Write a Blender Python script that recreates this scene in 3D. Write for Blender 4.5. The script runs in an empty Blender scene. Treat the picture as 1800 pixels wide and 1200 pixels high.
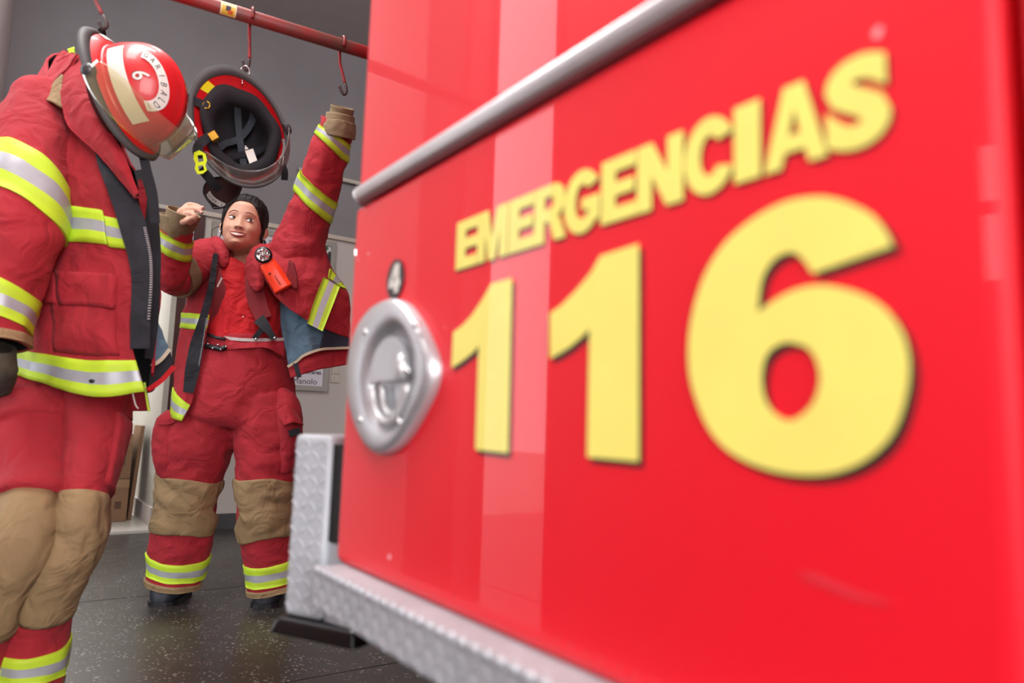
import bpy, bmesh, math, random
import numpy as np
from mathutils import Vector, Matrix, noise

random.seed(4)
C = bpy.context.scene.collection
V3 = np.array
# ------------------------------------------------------------------ camera
F = 1260.0
PITCH = math.radians(6.8); ROLL = math.radians(1.78); CAMZ = 0.73
fwd = V3([0, math.cos(PITCH), math.sin(PITCH)])
_u0 = V3([0, -math.sin(PITCH), math.cos(PITCH)]); _r0 = V3([1., 0, 0])
rgt = _r0*math.cos(ROLL) + _u0*math.sin(ROLL)
upv = _u0*math.cos(ROLL) - _r0*math.sin(ROLL)
EYE = V3([0, 0, CAMZ])
cam = bpy.data.cameras.new('camera'); camo = bpy.data.objects.new('camera', cam); C.objects.link(camo)
m = Matrix.Identity(4)
for i in range(3):
    m[i][0] = rgt[i]; m[i][1] = upv[i]; m[i][2] = -fwd[i]; m[i][3] = EYE[i]
camo.matrix_world = m
cam.sensor_width = 36; cam.lens = F/1800*36
cam.clip_start = 0.02
cam.dof.use_dof = True; cam.dof.focus_distance = 2.8; cam.dof.aperture_fstop = 2.8
bpy.context.scene.camera = camo
# ------------------------------------------------------------------ world, lights, exposure
sc = bpy.context.scene
w = bpy.data.worlds.new('world'); sc.world = w; w.use_nodes = True
bg = w.node_tree.nodes['Background']
bg.inputs[0].default_value = (0.93, 0.96, 1.0, 1); bg.inputs[1].default_value = 2.3
vs = sc.view_settings
vs.view_transform = 'Standard'; vs.look = 'None'; vs.gamma = 1.0; vs.use_curve_mapping = False
vs.exposure = 1.2

TH = math.radians(35.07)
T = V3([-math.sin(TH), math.cos(TH), 0]); N = V3([-math.cos(TH), -math.sin(TH), 0]); W = -N
Z = V3([0, 0, 1.])
PD = 0.36                                   # distance from the eye to the truck's side
DW = 5.0955                                 # back wall, along T


def area(name, loc, look, sx, sy, power, col=(1, 1, 1)):
    l = bpy.data.lights.new(name, 'AREA'); l.shape = 'RECTANGLE'; l.size = sx; l.size_y = sy
    l.energy = power; l.color = col
    o = bpy.data.objects.new(name, l); C.objects.link(o)
    d = Vector(look) - Vector(loc)
    o.rotation_euler = d.to_track_quat('-Z', 'Y').to_euler(); o.location = loc
    return o


def wt(a, b, z=0.0):
    return W*a + T*b + Z*z


# daylight of the open bay door behind the camera
area('bay_door_daylight', wt(-0.6, -3.6, 2.2), wt(-0.3, 3.0, 0.9), 4.2, 3.2, 170, (1, .985, .96))
area('overhead_fill', wt(-0.2, 2.0, 3.45), wt(-0.2, 2.0, 0), 0.5, 2.4, 36, (1, .98, .95))  # unseen area light overhead, added as fill


def ray(x, y):
    return fwd + (x-900)/F*rgt - (y-600)/F*upv


def at(x, y, Y):
    d = ray(x, y); return EYE + d*(Y/d[1])


def pan(x, y, off=0.0):
    d = ray(x, y); p = EYE + d*(-(PD-off)/(d@N)); return p@T, p[2]


def P(s, z, off=0.0):
    return T*s + N*(off-PD) + Z*z


def wallp(x, y):
    d = ray(x, y); p = EYE + d*(DW/(d@T)); return p@W, p[2]


area('hallway_fill', wt(.1, DW+1.4, 2.36), wt(.1, DW+1.4, 0), .5, 1.2, 22, (1, .98, .95))  # unseen area light added to brighten the hallway


# ------------------------------------------------------------------ materials
def lin(c):
    return tuple(((v/255)/12.92 if v/255 <= .04045 else ((v/255+.055)/1.055)**2.4) for v in c)


MATS = {}


def mat(name, rgb, rough=.6, metal=0.0, coat=0.0, noise_amt=0.0, noise_scale=8, bump=0.0, bump_scale=200, folds=0.0, alpha=1, sheen=0, spec=.5, rgb2=None, trans=0.0):
    if name in MATS: return MATS[name]
    M = bpy.data.materials.new(name); M.use_nodes = True; nt = M.node_tree
    b = nt.nodes['Principled BSDF']
    c = (*lin(rgb), 1)
    b.inputs['Base Color'].default_value = c
    b.inputs['Roughness'].default_value = rough; b.inputs['Metallic'].default_value = metal
    b.inputs['Coat Weight'].default_value = coat; b.inputs['Coat Roughness'].default_value = .03
    b.inputs['Alpha'].default_value = alpha; b.inputs['Specular IOR Level'].default_value = spec
    b.inputs['Sheen Weight'].default_value = sheen
    b.inputs['Transmission Weight'].default_value = trans
    tc = nt.nodes.new('ShaderNodeTexCoord')
    if noise_amt or rgb2:
        n = nt.nodes.new('ShaderNodeTexNoise'); n.inputs['Scale'].default_value = noise_scale; n.inputs['Detail'].default_value = 6
        r = nt.nodes.new('ShaderNodeValToRGB')
        r.color_ramp.elements[0].position = .32; r.color_ramp.elements[1].position = .68
        c2 = lin(rgb2) if rgb2 else tuple(v*(1-noise_amt) for v in c[:3])
        r.color_ramp.elements[0].color = (*c2, 1); r.color_ramp.elements[1].color = c
        nt.links.new(tc.outputs['Object'], n.inputs['Vector']); nt.links.new(n.outputs['Fac'], r.inputs[0])
        nt.links.new(r.outputs[0], b.inputs['Base Color'])
    if bump:
        n2 = nt.nodes.new('ShaderNodeTexNoise'); n2.inputs['Scale'].default_value = bump_scale; n2.inputs['Detail'].default_value = 3
        bp = nt.nodes.new('ShaderNodeBump'); bp.inputs['Strength'].default_value = bump; bp.inputs['Distance'].default_value = .002
        nt.links.new(tc.outputs['Object'], n2.inputs['Vector']); nt.links.new(n2.outputs['Fac'], bp.inputs['Height'])
        if folds:
            n4 = nt.nodes.new('ShaderNodeTexNoise'); n4.inputs['Scale'].default_value = 11; n4.inputs['Detail'].default_value = 2.5
            n4.inputs['Distortion'].default_value = 1.3
            b4 = nt.nodes.new('ShaderNodeBump'); b4.inputs['Strength'].default_value = folds; b4.inputs['Distance'].default_value = .03
            nt.links.new(tc.outputs['Object'], n4.inputs['Vector']); nt.links.new(n4.outputs['Fac'], b4.inputs['Height'])
            nt.links.new(b4.outputs[0], bp.inputs['Normal'])
        nt.links.new(bp.outputs[0], b.inputs['Normal'])
    MATS[name] = M
    return M


truck_red = mat('truck_red_paint', (238, 18, 40), .5, coat=.48, noise_amt=.05, noise_scale=3, spec=.3)
aramid = mat('red_aramid', (168, 32, 45), .88, noise_amt=.16, noise_scale=7, bump=.35, bump_scale=350, sheen=.02, folds=.5)
aramid_dark = mat('maroon_webbing', (122, 26, 34), .85, noise_amt=.12, noise_scale=40, bump=.3, bump_scale=500)
shirt_red = mat('bright_red_cotton', (196, 12, 24), .8, noise_amt=.1, noise_scale=9, bump=.2, bump_scale=300, folds=.7)
lime = mat('lime_tape', (192, 226, 48), .6, noise_amt=.1, noise_scale=25)
silver = mat('silver_tape', (176, 180, 187), .45, metal=.25, noise_amt=.14, noise_scale=22)
tan = mat('tan_leather', (152, 127, 90), .8, noise_amt=.2, noise_scale=14, bump=.3, bump_scale=120, folds=.6)
khaki = mat('khaki_cuff', (140, 122, 92), .85, noise_amt=.2, noise_scale=20, bump=.3, bump_scale=300)
black_cloth = mat('black_cloth', (34, 36, 42), .85, noise_amt=.3, noise_scale=30, bump=.3, bump_scale=300)
dusty_black = mat('dusty_black_velcro', (44, 47, 54), .9, rgb2=(28, 30, 36), noise_scale=18, bump=.4, bump_scale=300, folds=.4)
lining = mat('blue_grey_quilt', (92, 122, 142), .85, noise_amt=.2, noise_scale=12, bump=.3, bump_scale=150, folds=.7)
cream = mat('cream_binding', (206, 196, 170), .8, noise_amt=.12, noise_scale=60)
helmet_red = mat('helmet_red', (206, 22, 30), .42, coat=.25, noise_amt=.08, noise_scale=9)
rim_grey = mat('rim_grey_rubber', (84, 85, 86), .6, noise_amt=.15, noise_scale=20)
white_sticker = mat('white_sticker', (226, 226, 218), .5, noise_amt=.06, noise_scale=30)
yellow_sticker = mat('yellow_sticker', (244, 232, 40), .5)
black_plastic = mat('black_plastic', (24, 24, 26), .4, noise_amt=.2, noise_scale=30)
black_ink = mat('black_ink', (20, 20, 22), .6)
dark_knob = mat('knob_grey', (66, 66, 70), .35)
chrome = mat('chrome', (200, 200, 200), .2, metal=1.0)
gold = mat('brass', (190, 150, 60), .3, metal=1.0)
neon = mat('neon_buckle', (222, 240, 40), .45)
letter_yellow = mat('letter_yellow', (254, 244, 122), .5, coat=.2, noise_amt=.08, noise_scale=14)
letter_black = mat('letter_black', (22, 20, 24), .5, coat=.3)
alu = mat('brushed_aluminium', (214, 216, 218), .36, metal=.55, noise_amt=.12, noise_scale=14)
alu_dull = mat('dull_aluminium', (200, 204, 208), .42, metal=.75, noise_amt=.14, noise_scale=12)
tread = mat('tread_plate', (180, 186, 192), .55, metal=.15, noise_amt=.12, noise_scale=20)
hook_red = mat('hook_red', (158, 32, 36), .45, rgb2=(92, 28, 28), noise_scale=30)
hook_dark = mat('hook_worn', (66, 50, 50), .5, noise_amt=.3, noise_scale=40)
pipe_red = mat('pipe_red', (160, 22, 30), .5, rgb2=(104, 72, 64), noise_scale=9)
skin = mat('skin', (212, 162, 138), .55, noise_amt=.06, noise_scale=18)
skin.node_tree.nodes['Principled BSDF'].inputs['Subsurface Weight'].default_value = .12
skin.node_tree.nodes['Principled BSDF'].inputs['Subsurface Radius'].default_value = (.012, .005, .003)
lipm = mat('lips', (158, 66, 68), .45)
teeth = mat('teeth', (214, 204, 192), .35)
eye_white = mat('eye_white', (236, 232, 228), .25)
eye_dark = mat('eye_dark', (30, 18, 14), .15)
hair_m = mat('dark_hair', (28, 21, 21), .62, noise_amt=.5, noise_scale=60, bump=.7, bump_scale=160, spec=.3)
nail = mat('nail', (236, 190, 184), .3)
orange = mat('orange_plastic', (255, 66, 30), .35)
boot_m = mat('boot_navy', (42, 46, 56), .55, noise_amt=.25, noise_scale=20, bump=.2, bump_scale=100)
wood_dark = mat('dark_brown_wood', (70, 46, 42), .3, noise_amt=.3, noise_scale=5)
cardboard = mat('cardboard', (140, 108, 82), .85, noise_amt=.12, noise_scale=10)
cream_wall = mat('cream_wall', (196, 193, 186), .8, noise_amt=.05, noise_scale=1.5)
white_wall = mat('white_wall', (205, 196, 194), .8, noise_amt=.05, noise_scale=1.5)
casing = mat('cream_casing', (196, 188, 174), .6, noise_amt=.06, noise_scale=6)
black_base = mat('black_skirting', (48, 48, 50), .35, rgb2=(34, 34, 36), noise_scale=14)
paper = mat('paper', (214, 214, 222), .5)
grey_frame = mat('grey_frame', (150, 148, 140), .4)
rubber = mat('black_rubber', (20, 20, 21), .5)
ceil_m = mat('ceiling_plaster', (190, 190, 188), .85, noise_amt=.05)
concrete = mat('outdoor_concrete', (196, 194, 188), .85, noise_amt=.15, noise_scale=2)
plate_m = mat('switch_plate', (190, 186, 172), .45)
reflector = mat('reflector', (235, 238, 236), .10, metal=.85)

# grey wall paint, patchy
grey_wall = mat('grey_wall', (138, 136, 139), .75, rgb2=(126, 124, 127), noise_scale=1.3, bump=.2, bump_scale=40)

# visor: clear, slightly amber plastic
visor_m = bpy.data.materials.new('visor_plastic'); visor_m.use_nodes = True
nt = visor_m.node_tree; b = nt.nodes['Principled BSDF']
tr = nt.nodes.new('ShaderNodeBsdfTransparent'); tr.inputs[0].default_value = (.95, .94, .82, 1)
gl = nt.nodes.new('ShaderNodeBsdfGlossy'); gl.inputs['Roughness'].default_value = .08
df = nt.nodes.new('ShaderNodeBsdfDiffuse'); df.inputs[0].default_value = (.62, .60, .48, 1)
mx0 = nt.nodes.new('ShaderNodeMixShader'); mx0.inputs[0].default_value = .08
fr = nt.nodes.new('ShaderNodeLayerWeight'); fr.inputs[0].default_value = .18
mx = nt.nodes.new('ShaderNodeMixShader')
nt.links.new(tr.outputs[0], mx0.inputs[1]); nt.links.new(df.outputs[0], mx0.inputs[2])
fm_ = nt.nodes.new('ShaderNodeMath'); fm_.operation = 'MULTIPLY'; fm_.inputs[1].default_value = .45
nt.links.new(fr.outputs['Fresnel'], fm_.inputs[0]); nt.links.new(fm_.outputs[0], mx.inputs[0]); nt.links.new(mx0.outputs[0], mx.inputs[1]); nt.links.new(gl.outputs[0], mx.inputs[2])
nt.links.new(mx.outputs[0], nt.nodes['Material Output'].inputs[0])

# terrazzo floor: dark with pale chips
floor_m = bpy.data.materials.new('dark_terrazzo'); floor_m.use_nodes = True
nt = floor_m.node_tree; b = nt.nodes['Principled BSDF']; tc = nt.nodes.new('ShaderNodeTexCoord')
n1 = nt.nodes.new('ShaderNodeTexNoise'); n1.inputs['Scale'].default_value = 2.5; n1.inputs['Detail'].default_value = 8
r1 = nt.nodes.new('ShaderNodeValToRGB')
r1.color_ramp.elements[0].color = (*lin((42, 37, 35)), 1); r1.color_ramp.elements[1].color = (*lin((58, 56, 56)), 1)
r1.color_ramp.elements[0].position = .3; r1.color_ramp.elements[1].position = .7
v1 = nt.nodes.new('ShaderNodeTexVoronoi'); v1.inputs['Scale'].default_value = 60
v1.inputs['Randomness'].default_value = 1
n2 = nt.nodes.new('ShaderNodeTexNoise'); n2.inputs['Scale'].default_value = 120
mp = nt.nodes.new('ShaderNodeMapping'); mp.inputs['Scale'].default_value = (1, 1.6, 1)
ad = nt.nodes.new('ShaderNodeMath'); ad.operation = 'MULTIPLY_ADD'; ad.inputs[1].default_value = .35
rr = nt.nodes.new('ShaderNodeValToRGB'); rr.color_ramp.elements[0].position = .36; rr.color_ramp.elements[0].color = (1, 1, 1, 1)
rr.color_ramp.elements[1].position = .42; rr.color_ramp.elements[1].color = (0, 0, 0, 1)
n3 = nt.nodes.new('ShaderNodeTexNoise'); n3.inputs['Scale'].default_value = 12
r3 = nt.nodes.new('ShaderNodeValToRGB'); r3.color_ramp.elements[0].position = .42; r3.color_ramp.elements[1].position = .56
ml = nt.nodes.new('ShaderNodeMath'); ml.operation = 'MULTIPLY'
mxc = nt.nodes.new('ShaderNodeMixRGB'); mxc.inputs[2].default_value = (*lin((176, 172, 166)), 1)
L = nt.links.new
L(tc.outputs['Object'], n1.inputs['Vector']); L(n1.outputs['Fac'], r1.inputs[0])
L(tc.outputs['Object'], mp.inputs[0]); L(mp.outputs[0], v1.inputs['Vector']); L(tc.outputs['Object'], n2.inputs['Vector']); L(tc.outputs['Object'], n3.inputs['Vector'])
L(n2.outputs['Fac'], ad.inputs[0]); L(v1.outputs['Distance'], ad.inputs[2]); L(ad.outputs[0], rr.inputs[0])
L(n3.outputs['Fac'], r3.inputs[0]); L(rr.outputs[0], ml.inputs[0]); L(r3.outputs[0], ml.inputs[1])
L(ml.outputs[0], mxc.inputs[0]); L(r1.outputs[0], mxc.inputs[1]); L(mxc.outputs[0], b.inputs['Base Color'])
b.inputs['Roughness'].default_value = .34
marble = mat('pale_marble', (214, 211, 204), .3, noise_amt=.12, noise_scale=4)
joint_m = mat('floor_joint', (112, 110, 108), .7, noise_amt=.2)


# ------------------------------------------------------------------ object helpers
def link(o, parent=None, loc=None):
    C.objects.link(o)
    if parent is not None:
        o.parent = parent
        top = parent
        if parent.get('_e'):
            o.matrix_parent_inverse = Matrix.Translation(-parent.location)
    return o


def tag(o, label=None, cat=None, group=None, kind=None):
    if label: o['label'] = label
    if cat: o['category'] = cat
    if group: o['group'] = group
    if kind: o['kind'] = kind
    return o


def thing(name, loc, label, cat, group=None):
    o = bpy.data.objects.new(name, None); C.objects.link(o)
    o.empty_display_size = .1; o.location = Vector(loc); o['_e'] = 1
    return tag(o, label, cat, group)


def mesh(name, verts, faces, mt, parent=None, smooth=True, mids=None):
    me = bpy.data.meshes.new(name)
    verts = np.asarray(verts, float)
    off = V3([0, 0, 0.])
    if parent is None:
        off = V3([(verts[:, 0].min()+verts[:, 0].max())/2, (verts[:, 1].min()+verts[:, 1].max())/2, verts[:, 2].min()])
    me.from_pydata((verts-off).tolist(), [], [tuple(int(i) for i in f) for f in faces])
    ms = mt if isinstance(mt, (list, tuple)) else [mt]
    for q in ms: me.materials.append(q)
    if mids is not None: me.polygons.foreach_set('material_index', np.asarray(mids, dtype=np.int32))
    if smooth: me.polygons.foreach_set('use_smooth', [True]*len(me.polygons))
    me.update()
    o = bpy.data.objects.new(name, me); o.location = Vector(off)
    link(o, parent)
    return o


class MB:
    """collects primitive shapes into one mesh"""
    def __init__(s): s.v = []; s.f = []; s.m = []

    def add(s, v, f, m=0):
        o = len(s.v); s.v += [tuple(p) for p in v]; s.f += [tuple(i+o for i in q) for q in f]; s.m += [m]*len(f); return s

    def hexa(s, p, m=0):                   # 8 points: bottom 4 ccw, top 4
        return s.add(p, [(3, 2, 1, 0), (4, 5, 6, 7), (0, 1, 5, 4), (1, 2, 6, 5), (2, 3, 7, 6), (3, 0, 4, 7)], m)

    def box(s, o, a, b, c, m=0):           # corner + three edge vectors
        o, a, b, c = map(np.asarray, (o, a, b, c))
        return s.hexa([o, o+a, o+a+b, o+b, o+c, o+a+c, o+a+b+c, o+b+c], m)

    def tube(s, pts, r, n=10, m=0, cap=True, closed=False):
        pts = [np.asarray(p, float) for p in pts]; k = len(pts)
        rs = r if hasattr(r, '__len__') else [r]*k
        rings = []; prev = None
        for i in range(k):
            a = pts[(i-1) % k] if closed else pts[max(0, i-1)]
            b_ = pts[(i+1) % k] if closed else pts[min(k-1, i+1)]
            t = b_-a; t = t/(np.linalg.norm(t)+1e-12)
            if prev is None:
                h = V3([0, 0, 1.]) if abs(t[2]) < .9 else V3([1., 0, 0])
                u = np.cross(t, h)
            else: u = prev-t*(prev@t)
            u /= np.linalg.norm(u)+1e-12; prev = u; v = np.cross(t, u)
            rings.append([pts[i]+rs[i]*(u*math.cos(2*math.pi*j/n)+v*math.sin(2*math.pi*j/n)) for j in range(n)])
        vv = [p for q in rings for p in q]; ff = []
        for i in range(k if closed else k-1):
            i2 = (i+1) % k
            for j in range(n): ff.append((i*n+j, i*n+(j+1) % n, i2*n+(j+1) % n, i2*n+j))
        if cap and not closed:
            ff.append(tuple(range(n-1, -1, -1))); ff.append(tuple((k-1)*n+j for j in range(n)))
        return s.add(vv, ff, m)

    def ball(s, c, r, m=0, nu=8, nv=12, ax=None):
        c = np.asarray(c, float)
        A = np.eye(3) if ax is None else np.asarray(ax)
        r = V3([r]*3) if not hasattr(r, '__len__') else V3(r)
        vv = [c+A.T@(r*V3([0, 0, 1.]))]
        for i in range(1, nu):
            for j in range(nv):
                a = math.pi*i/nu; q = 2*math.pi*j/nv
                vv.append(c+A.T@(r*V3([math.sin(a)*math.cos(q), math.sin(a)*math.sin(q), math.cos(a)])))
        vv.append(c+A.T@(r*V3([0, 0, -1.])))
        ff = []
        for j in range(nv): ff.append((0, 1+j, 1+(j+1) % nv))
        for i in range(nu-2):
            for j in range(nv): ff.append((1+i*nv+j, 1+(i+1)*nv+j, 1+(i+1)*nv+(j+1) % nv, 1+i*nv+(j+1) % nv))
        e = len(vv)-1
        for j in range(nv): ff.append((e, 1+(nu-2)*nv+(j+1) % nv, 1+(nu-2)*nv+j))
        return s.add(vv, ff, m)

    def build(s, name, mt, parent=None, smooth=False):
        return mesh(name, s.v, s.f, mt, parent, smooth, s.m if isinstance(mt, (list, tuple)) else None)


def bevel(o, wd, seg=2):
    md = o.modifiers.new('bevel', 'BEVEL'); md.width = wd; md.segments = seg; md.limit_method = 'ANGLE'
    return o


def cr(pts, n, closed=False):
    """Catmull-Rom through rows of pts (k, ...), n samples in all"""
    p = np.asarray(pts, float); k = len(p)
    if k == 1: return np.repeat(p, n, 0)
    ts = np.linspace(0, k if closed else k-1, n, endpoint=not closed)
    out = []
    for t in ts:
        i = int(min(math.floor(t), (k-1) if closed else k-2)); u = t-i
        g = (lambda j: p[j % k]) if closed else (lambda j: p[min(max(j, 0), k-1)] if 0 <= j < k else (2*p[0]-p[1] if j < 0 else 2*p[-1]-p[-2]))
        a, b_, c, d = g(i-1), g(i), g(i+1), g(i+2)
        out.append(.5*((2*b_)+(-a+c)*u+(2*a-5*b_+4*c-d)*u*u+(-a+3*b_-3*c+d)*u**3))
    return V3(out)


def fold(p, seed, f1, f2):
    q = Vector((p[0]*f1+seed*3.1, p[1]*f1-seed*1.7, p[2]*f2+seed))
    a = noise.noise(q); q2 = q*2.1+Vector((5.2, 1.3, 8.1)); b_ = noise.noise(q2)
    return (1-2*abs(a))*.55+.45*(1-2*abs(b_))-.25


class Surf:
    """dense sampled surface G[u, v]; patches are lifted off it"""
    def __init__(s, G, closed, amp=0, seed=0, f1=9, f2=9, flip=False, mask=None):
        s.G = G; s.closed = closed; s.flip = flip
        s.norm()
        if amp:
            nu, nv = G.shape[:2]
            D = np.zeros((nu, nv))
            for i in range(nu):
                for j in range(nv):
                    D[i, j] = amp*fold(G[i, j], seed, f1, f2)
            if mask is not None: D *= mask
            s.G = G+s.Nn*D[..., None]; s.norm()

    def norm(s):
        G = s.G
        du = np.gradient(G, axis=0)
        if s.closed:
            dv = np.roll(G, -1, 1)-np.roll(G, 1, 1)
        else: dv = np.gradient(G, axis=1)
        n = np.cross(du, dv); n /= np.linalg.norm(n, axis=2, keepdims=True)+1e-12
        s.Nn = -n if s.flip else n

    def at(s, u, v, off=0.0):
        nu, nv = s.G.shape[:2]
        a = min(max(u, 0), 1)*(nu-1); i = min(int(a), nu-2); fu = a-i
        if s.closed:
            b_ = (v % 1.0)*nv; j = int(b_) % nv; fv = b_-int(b_); j2 = (j+1) % nv
        else:
            b_ = min(max(v, 0), 1)*(nv-1); j = min(int(b_), nv-2); fv = b_-j; j2 = j+1
        def L_(A): return (A[i, j]*(1-fu)+A[i+1, j]*fu)*(1-fv)+(A[i, j2]*(1-fu)+A[i+1, j2]*fu)*fv
        return L_(s.G)+L_(s.Nn)*off

    def solid(s, name, mt, parent, thick=.006, inner=None, keep=None):
        """the whole surface as a sheet with thickness; inner side may be another material"""
        nu, nv = s.G.shape[:2]
        A = s.G.reshape(-1, 3); B = (s.G-s.Nn*thick).reshape(-1, 3)
        n = nu*nv; f = []; mi = []
        vr = range(nv if s.closed else nv-1)
        def q(i, j): return i*nv+(j % nv)
        for i in range(nu-1):
            for j in vr:
                if keep and not keep(i/(nu-1), j/(nv if s.closed else nv-1)): continue
                fa = (q(i, j), q(i+1, j), q(i+1, j+1), q(i, j+1))
                fb = tuple(n+k for k in fa[::-1])
                if s.flip: fa = fa[::-1]; fb = fb[::-1]
                f.append(fa); mi.append(0); f.append(fb); mi.append(1)
        for j in (vr if not keep else []):
            f.append((q(0, j), q(0, j+1), n+q(0, j+1), n+q(0, j))); mi.append(0)
            f.append((q(nu-1, j+1), q(nu-1, j), n+q(nu-1, j), n+q(nu-1, j+1))); mi.append(0)
        if not s.closed:
            for i in range(nu-1):
                f.append((q(i+1, 0), q(i, 0), n+q(i, 0), n+q(i+1, 0))); mi.append(0)
                f.append((q(i, nv-1), q(i+1, nv-1), n+q(i+1, nv-1), n+q(i, nv-1))); mi.append(0)
        return mesh(name, np.vstack([A, B]), f, [mt, inner or mt], parent, True, mi)

    def patch(s, name, mt, parent, u0, u1, v0, v1, off=.003, nu=7, nv=40, skew=None, stripes=None, base=-.002, vs=None):
        """a piece lifted off the surface with a rim down into it; stripes = material index per row"""
        v = []; f = []; mi = []
        full = s.closed and abs(v1-v0) >= .999
        for i in range(nu):
            for j in range(nv):
                b_ = j/(nv if full else nv-1); vv = v0+(v1-v0)*(b_ if not vs else .5+(b_-.5)*vs(i/(nu-1)))
                k = skew(b_) if skew else 0
                if isinstance(k, tuple): ua, ub = k
                else: ua, ub = u0+k, u1+k
                uu = ua+(ub-ua)*i/(nu-1)
                v.append(s.at(uu, vv, off(i/(nu-1), b_) if callable(off) else off))
        J = nv if full else nv-1
        for i in range(nu-1):
            for j in range(J):
                fa = (i*nv+j, (i+1)*nv+j, (i+1)*nv+(j+1) % nv, i*nv+(j+1) % nv)
                f.append(fa[::-1] if s.flip else fa)
                mi.append(stripes[i] if stripes else 0)
        # rim
        if full:
            loops = [[j for j in range(nv)]+[0], [(nu-1)*nv+j for j in range(nv)]+[(nu-1)*nv]]
        else:
            loops = [[j for j in range(nv)]+[i*nv+nv-1 for i in range(1, nu)]+[(nu-1)*nv+j for j in range(nv-2, -1, -1)]+[i*nv for i in range(nu-2, -1, -1)]]
        for lp in loops:
            b0 = len(v)
            for k in lp:
                i, j = divmod(k, nv)
                b_ = j/(nv if full else nv-1); vv = v0+(v1-v0)*(b_ if not vs else .5+(b_-.5)*vs(i/(nu-1)))
                kk = skew(b_) if skew else 0
                if isinstance(kk, tuple): ua, ub = kk
                else: ua, ub = u0+kk, u1+kk
                v.append(s.at(ua+(ub-ua)*i/(nu-1), vv, base))
            for a in range(len(lp)-1):
                f.append((lp[a], lp[a+1], b0+a+1, b0+a)); i = lp[a]//nv
                mi.append(stripes[min(i, nu-2)] if stripes else 0)
        return mesh(name, v, f, mt, parent, True, mi if isinstance(mt, (list, tuple)) else None)


TAPE = [0, 0, 1, 1, 0, 0]


def tape(s, parent, u0, u1, v0=0., v1=1., off=.004, nv=48, skew=None, name='reflective_tape'):
    return s.patch(name, [lime, silver], parent, u0, u1, v0, v1, off, 7, nv, skew, TAPE)


def tubesurf(st, nu=60, nv=40, amp=0, seed=0, f1=9, f2=9, pxl=True, sq=1.0):
    """stations (x, y, Y, half width px, half depth m): a tube following the photo's limb"""
    cs = []; A = []; B = []
    for q in st:
        x, y, Y, a, b_ = q
        cs.append(at(x, y, Y)); A.append(a*Y/F); B.append(b_)
    c = cr(cs, nu); A = cr(A, nu); B = cr(B, nu)
    t = np.gradient(c, axis=0); t /= np.linalg.norm(t, axis=1, keepdims=True)
    G = np.zeros((nu, nv, 3))
    for i in range(nu):
        vd = c[i]-EYE; vd /= np.linalg.norm(vd)
        sd = np.cross(vd, t[i]); sd /= np.linalg.norm(sd)    # for a downward limb: image left/right
        dp = np.cross(t[i], sd); dp /= np.linalg.norm(dp)
        if dp@vd < 0: dp = -dp
        for j in range(nv):
            a = 2*math.pi*j/nv
            ca, sa = math.cos(a), math.sin(a)
            if sq != 1.0: ca = math.copysign(abs(ca)**sq, ca); sa = math.copysign(abs(sa)**sq, sa)
            G[i, j] = c[i]+sd*A[i]*ca-dp*B[i]*sa      # v=.25 faces the camera
    s = Surf(G, True)
    ctr = c[nu//2]
    if ((s.G[nu//2, 0]-ctr)@s.Nn[nu//2, 0]) < 0: s.flip = True; s.norm()
    if amp:
        s = Surf(G, True, amp, seed, f1, f2, s.flip)
    return s


def sheetsurf(rows, nu=40, nv=40, amp=0, seed=0, f1=9, f2=9, ref=(.5, .5)):
    """rows of (x, y, Y) control points"""
    R = [[at(*q) for q in r] for r in rows]
    k = max(len(r) for r in R)
    R = [cr(r, nv) for r in R]
    G = np.stack([cr(np.stack([r[j] for r in R]), nu) for j in range(nv)], 1)
    s = Surf(G, False)
    i_, j_ = int(ref[0]*(nu-1)), int(ref[1]*(nv-1)); n = s.Nn[i_, j_]; c = G[i_, j_]
    fl = (n@(EYE-c)) < 0
    return Surf(G, False, amp, seed, f1, f2, fl)


def remesh(parts, name, mt, parent, voxel, smooth_it=4):
    """several closed tubes -> one continuous surface"""
    v = []; f = []
    for vv, ff in parts:
        o = len(v); v += [tuple(p) for p in vv]; f += [tuple(int(i)+o for i in q) for q in ff]
    me = bpy.data.meshes.new('tmp'); me.from_pydata(v, [], f); me.update()
    o = bpy.data.objects.new('tmp', me); C.objects.link(o)
    md = o.modifiers.new('r', 'REMESH'); md.mode = 'VOXEL'; md.voxel_size = voxel
    if smooth_it:
        s = o.modifiers.new('s', 'SMOOTH'); s.iterations = smooth_it; s.factor = .5
    dg = bpy.context.evaluated_depsgraph_get(); dg.update()
    me2 = bpy.data.meshes.new_from_object(o.evaluated_get(dg))
    bpy.data.objects.remove(o)
    me2.name = name; me2.materials.clear(); me2.materials.append(mt)
    me2.polygons.foreach_set('use_smooth', [True]*len(me2.polygons))
    r = bpy.data.objects.new(name, me2); link(r, parent)
    return r


def closed_tube(s, caps=True):
    nu, nv = s.G.shape[:2]
    v = [tuple(p) for p in s.G.reshape(-1, 3)]; f = []
    for i in range(nu-1):
        for j in range(nv):
            q = (i*nv+j, (i+1)*nv+j, (i+1)*nv+(j+1) % nv, i*nv+(j+1) % nv)
            f.append(q[::-1] if s.flip else q)
    for i, rev in ((0, False), (nu-1, True)):
        c = len(v); v.append(tuple(s.G[i].mean(0)))
        for j in range(nv):
            q = (c, i*nv+j, i*nv+(j+1) % nv)
            f.append(q if rev ^ (not s.flip) else q[::-1])
    return v, f


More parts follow.
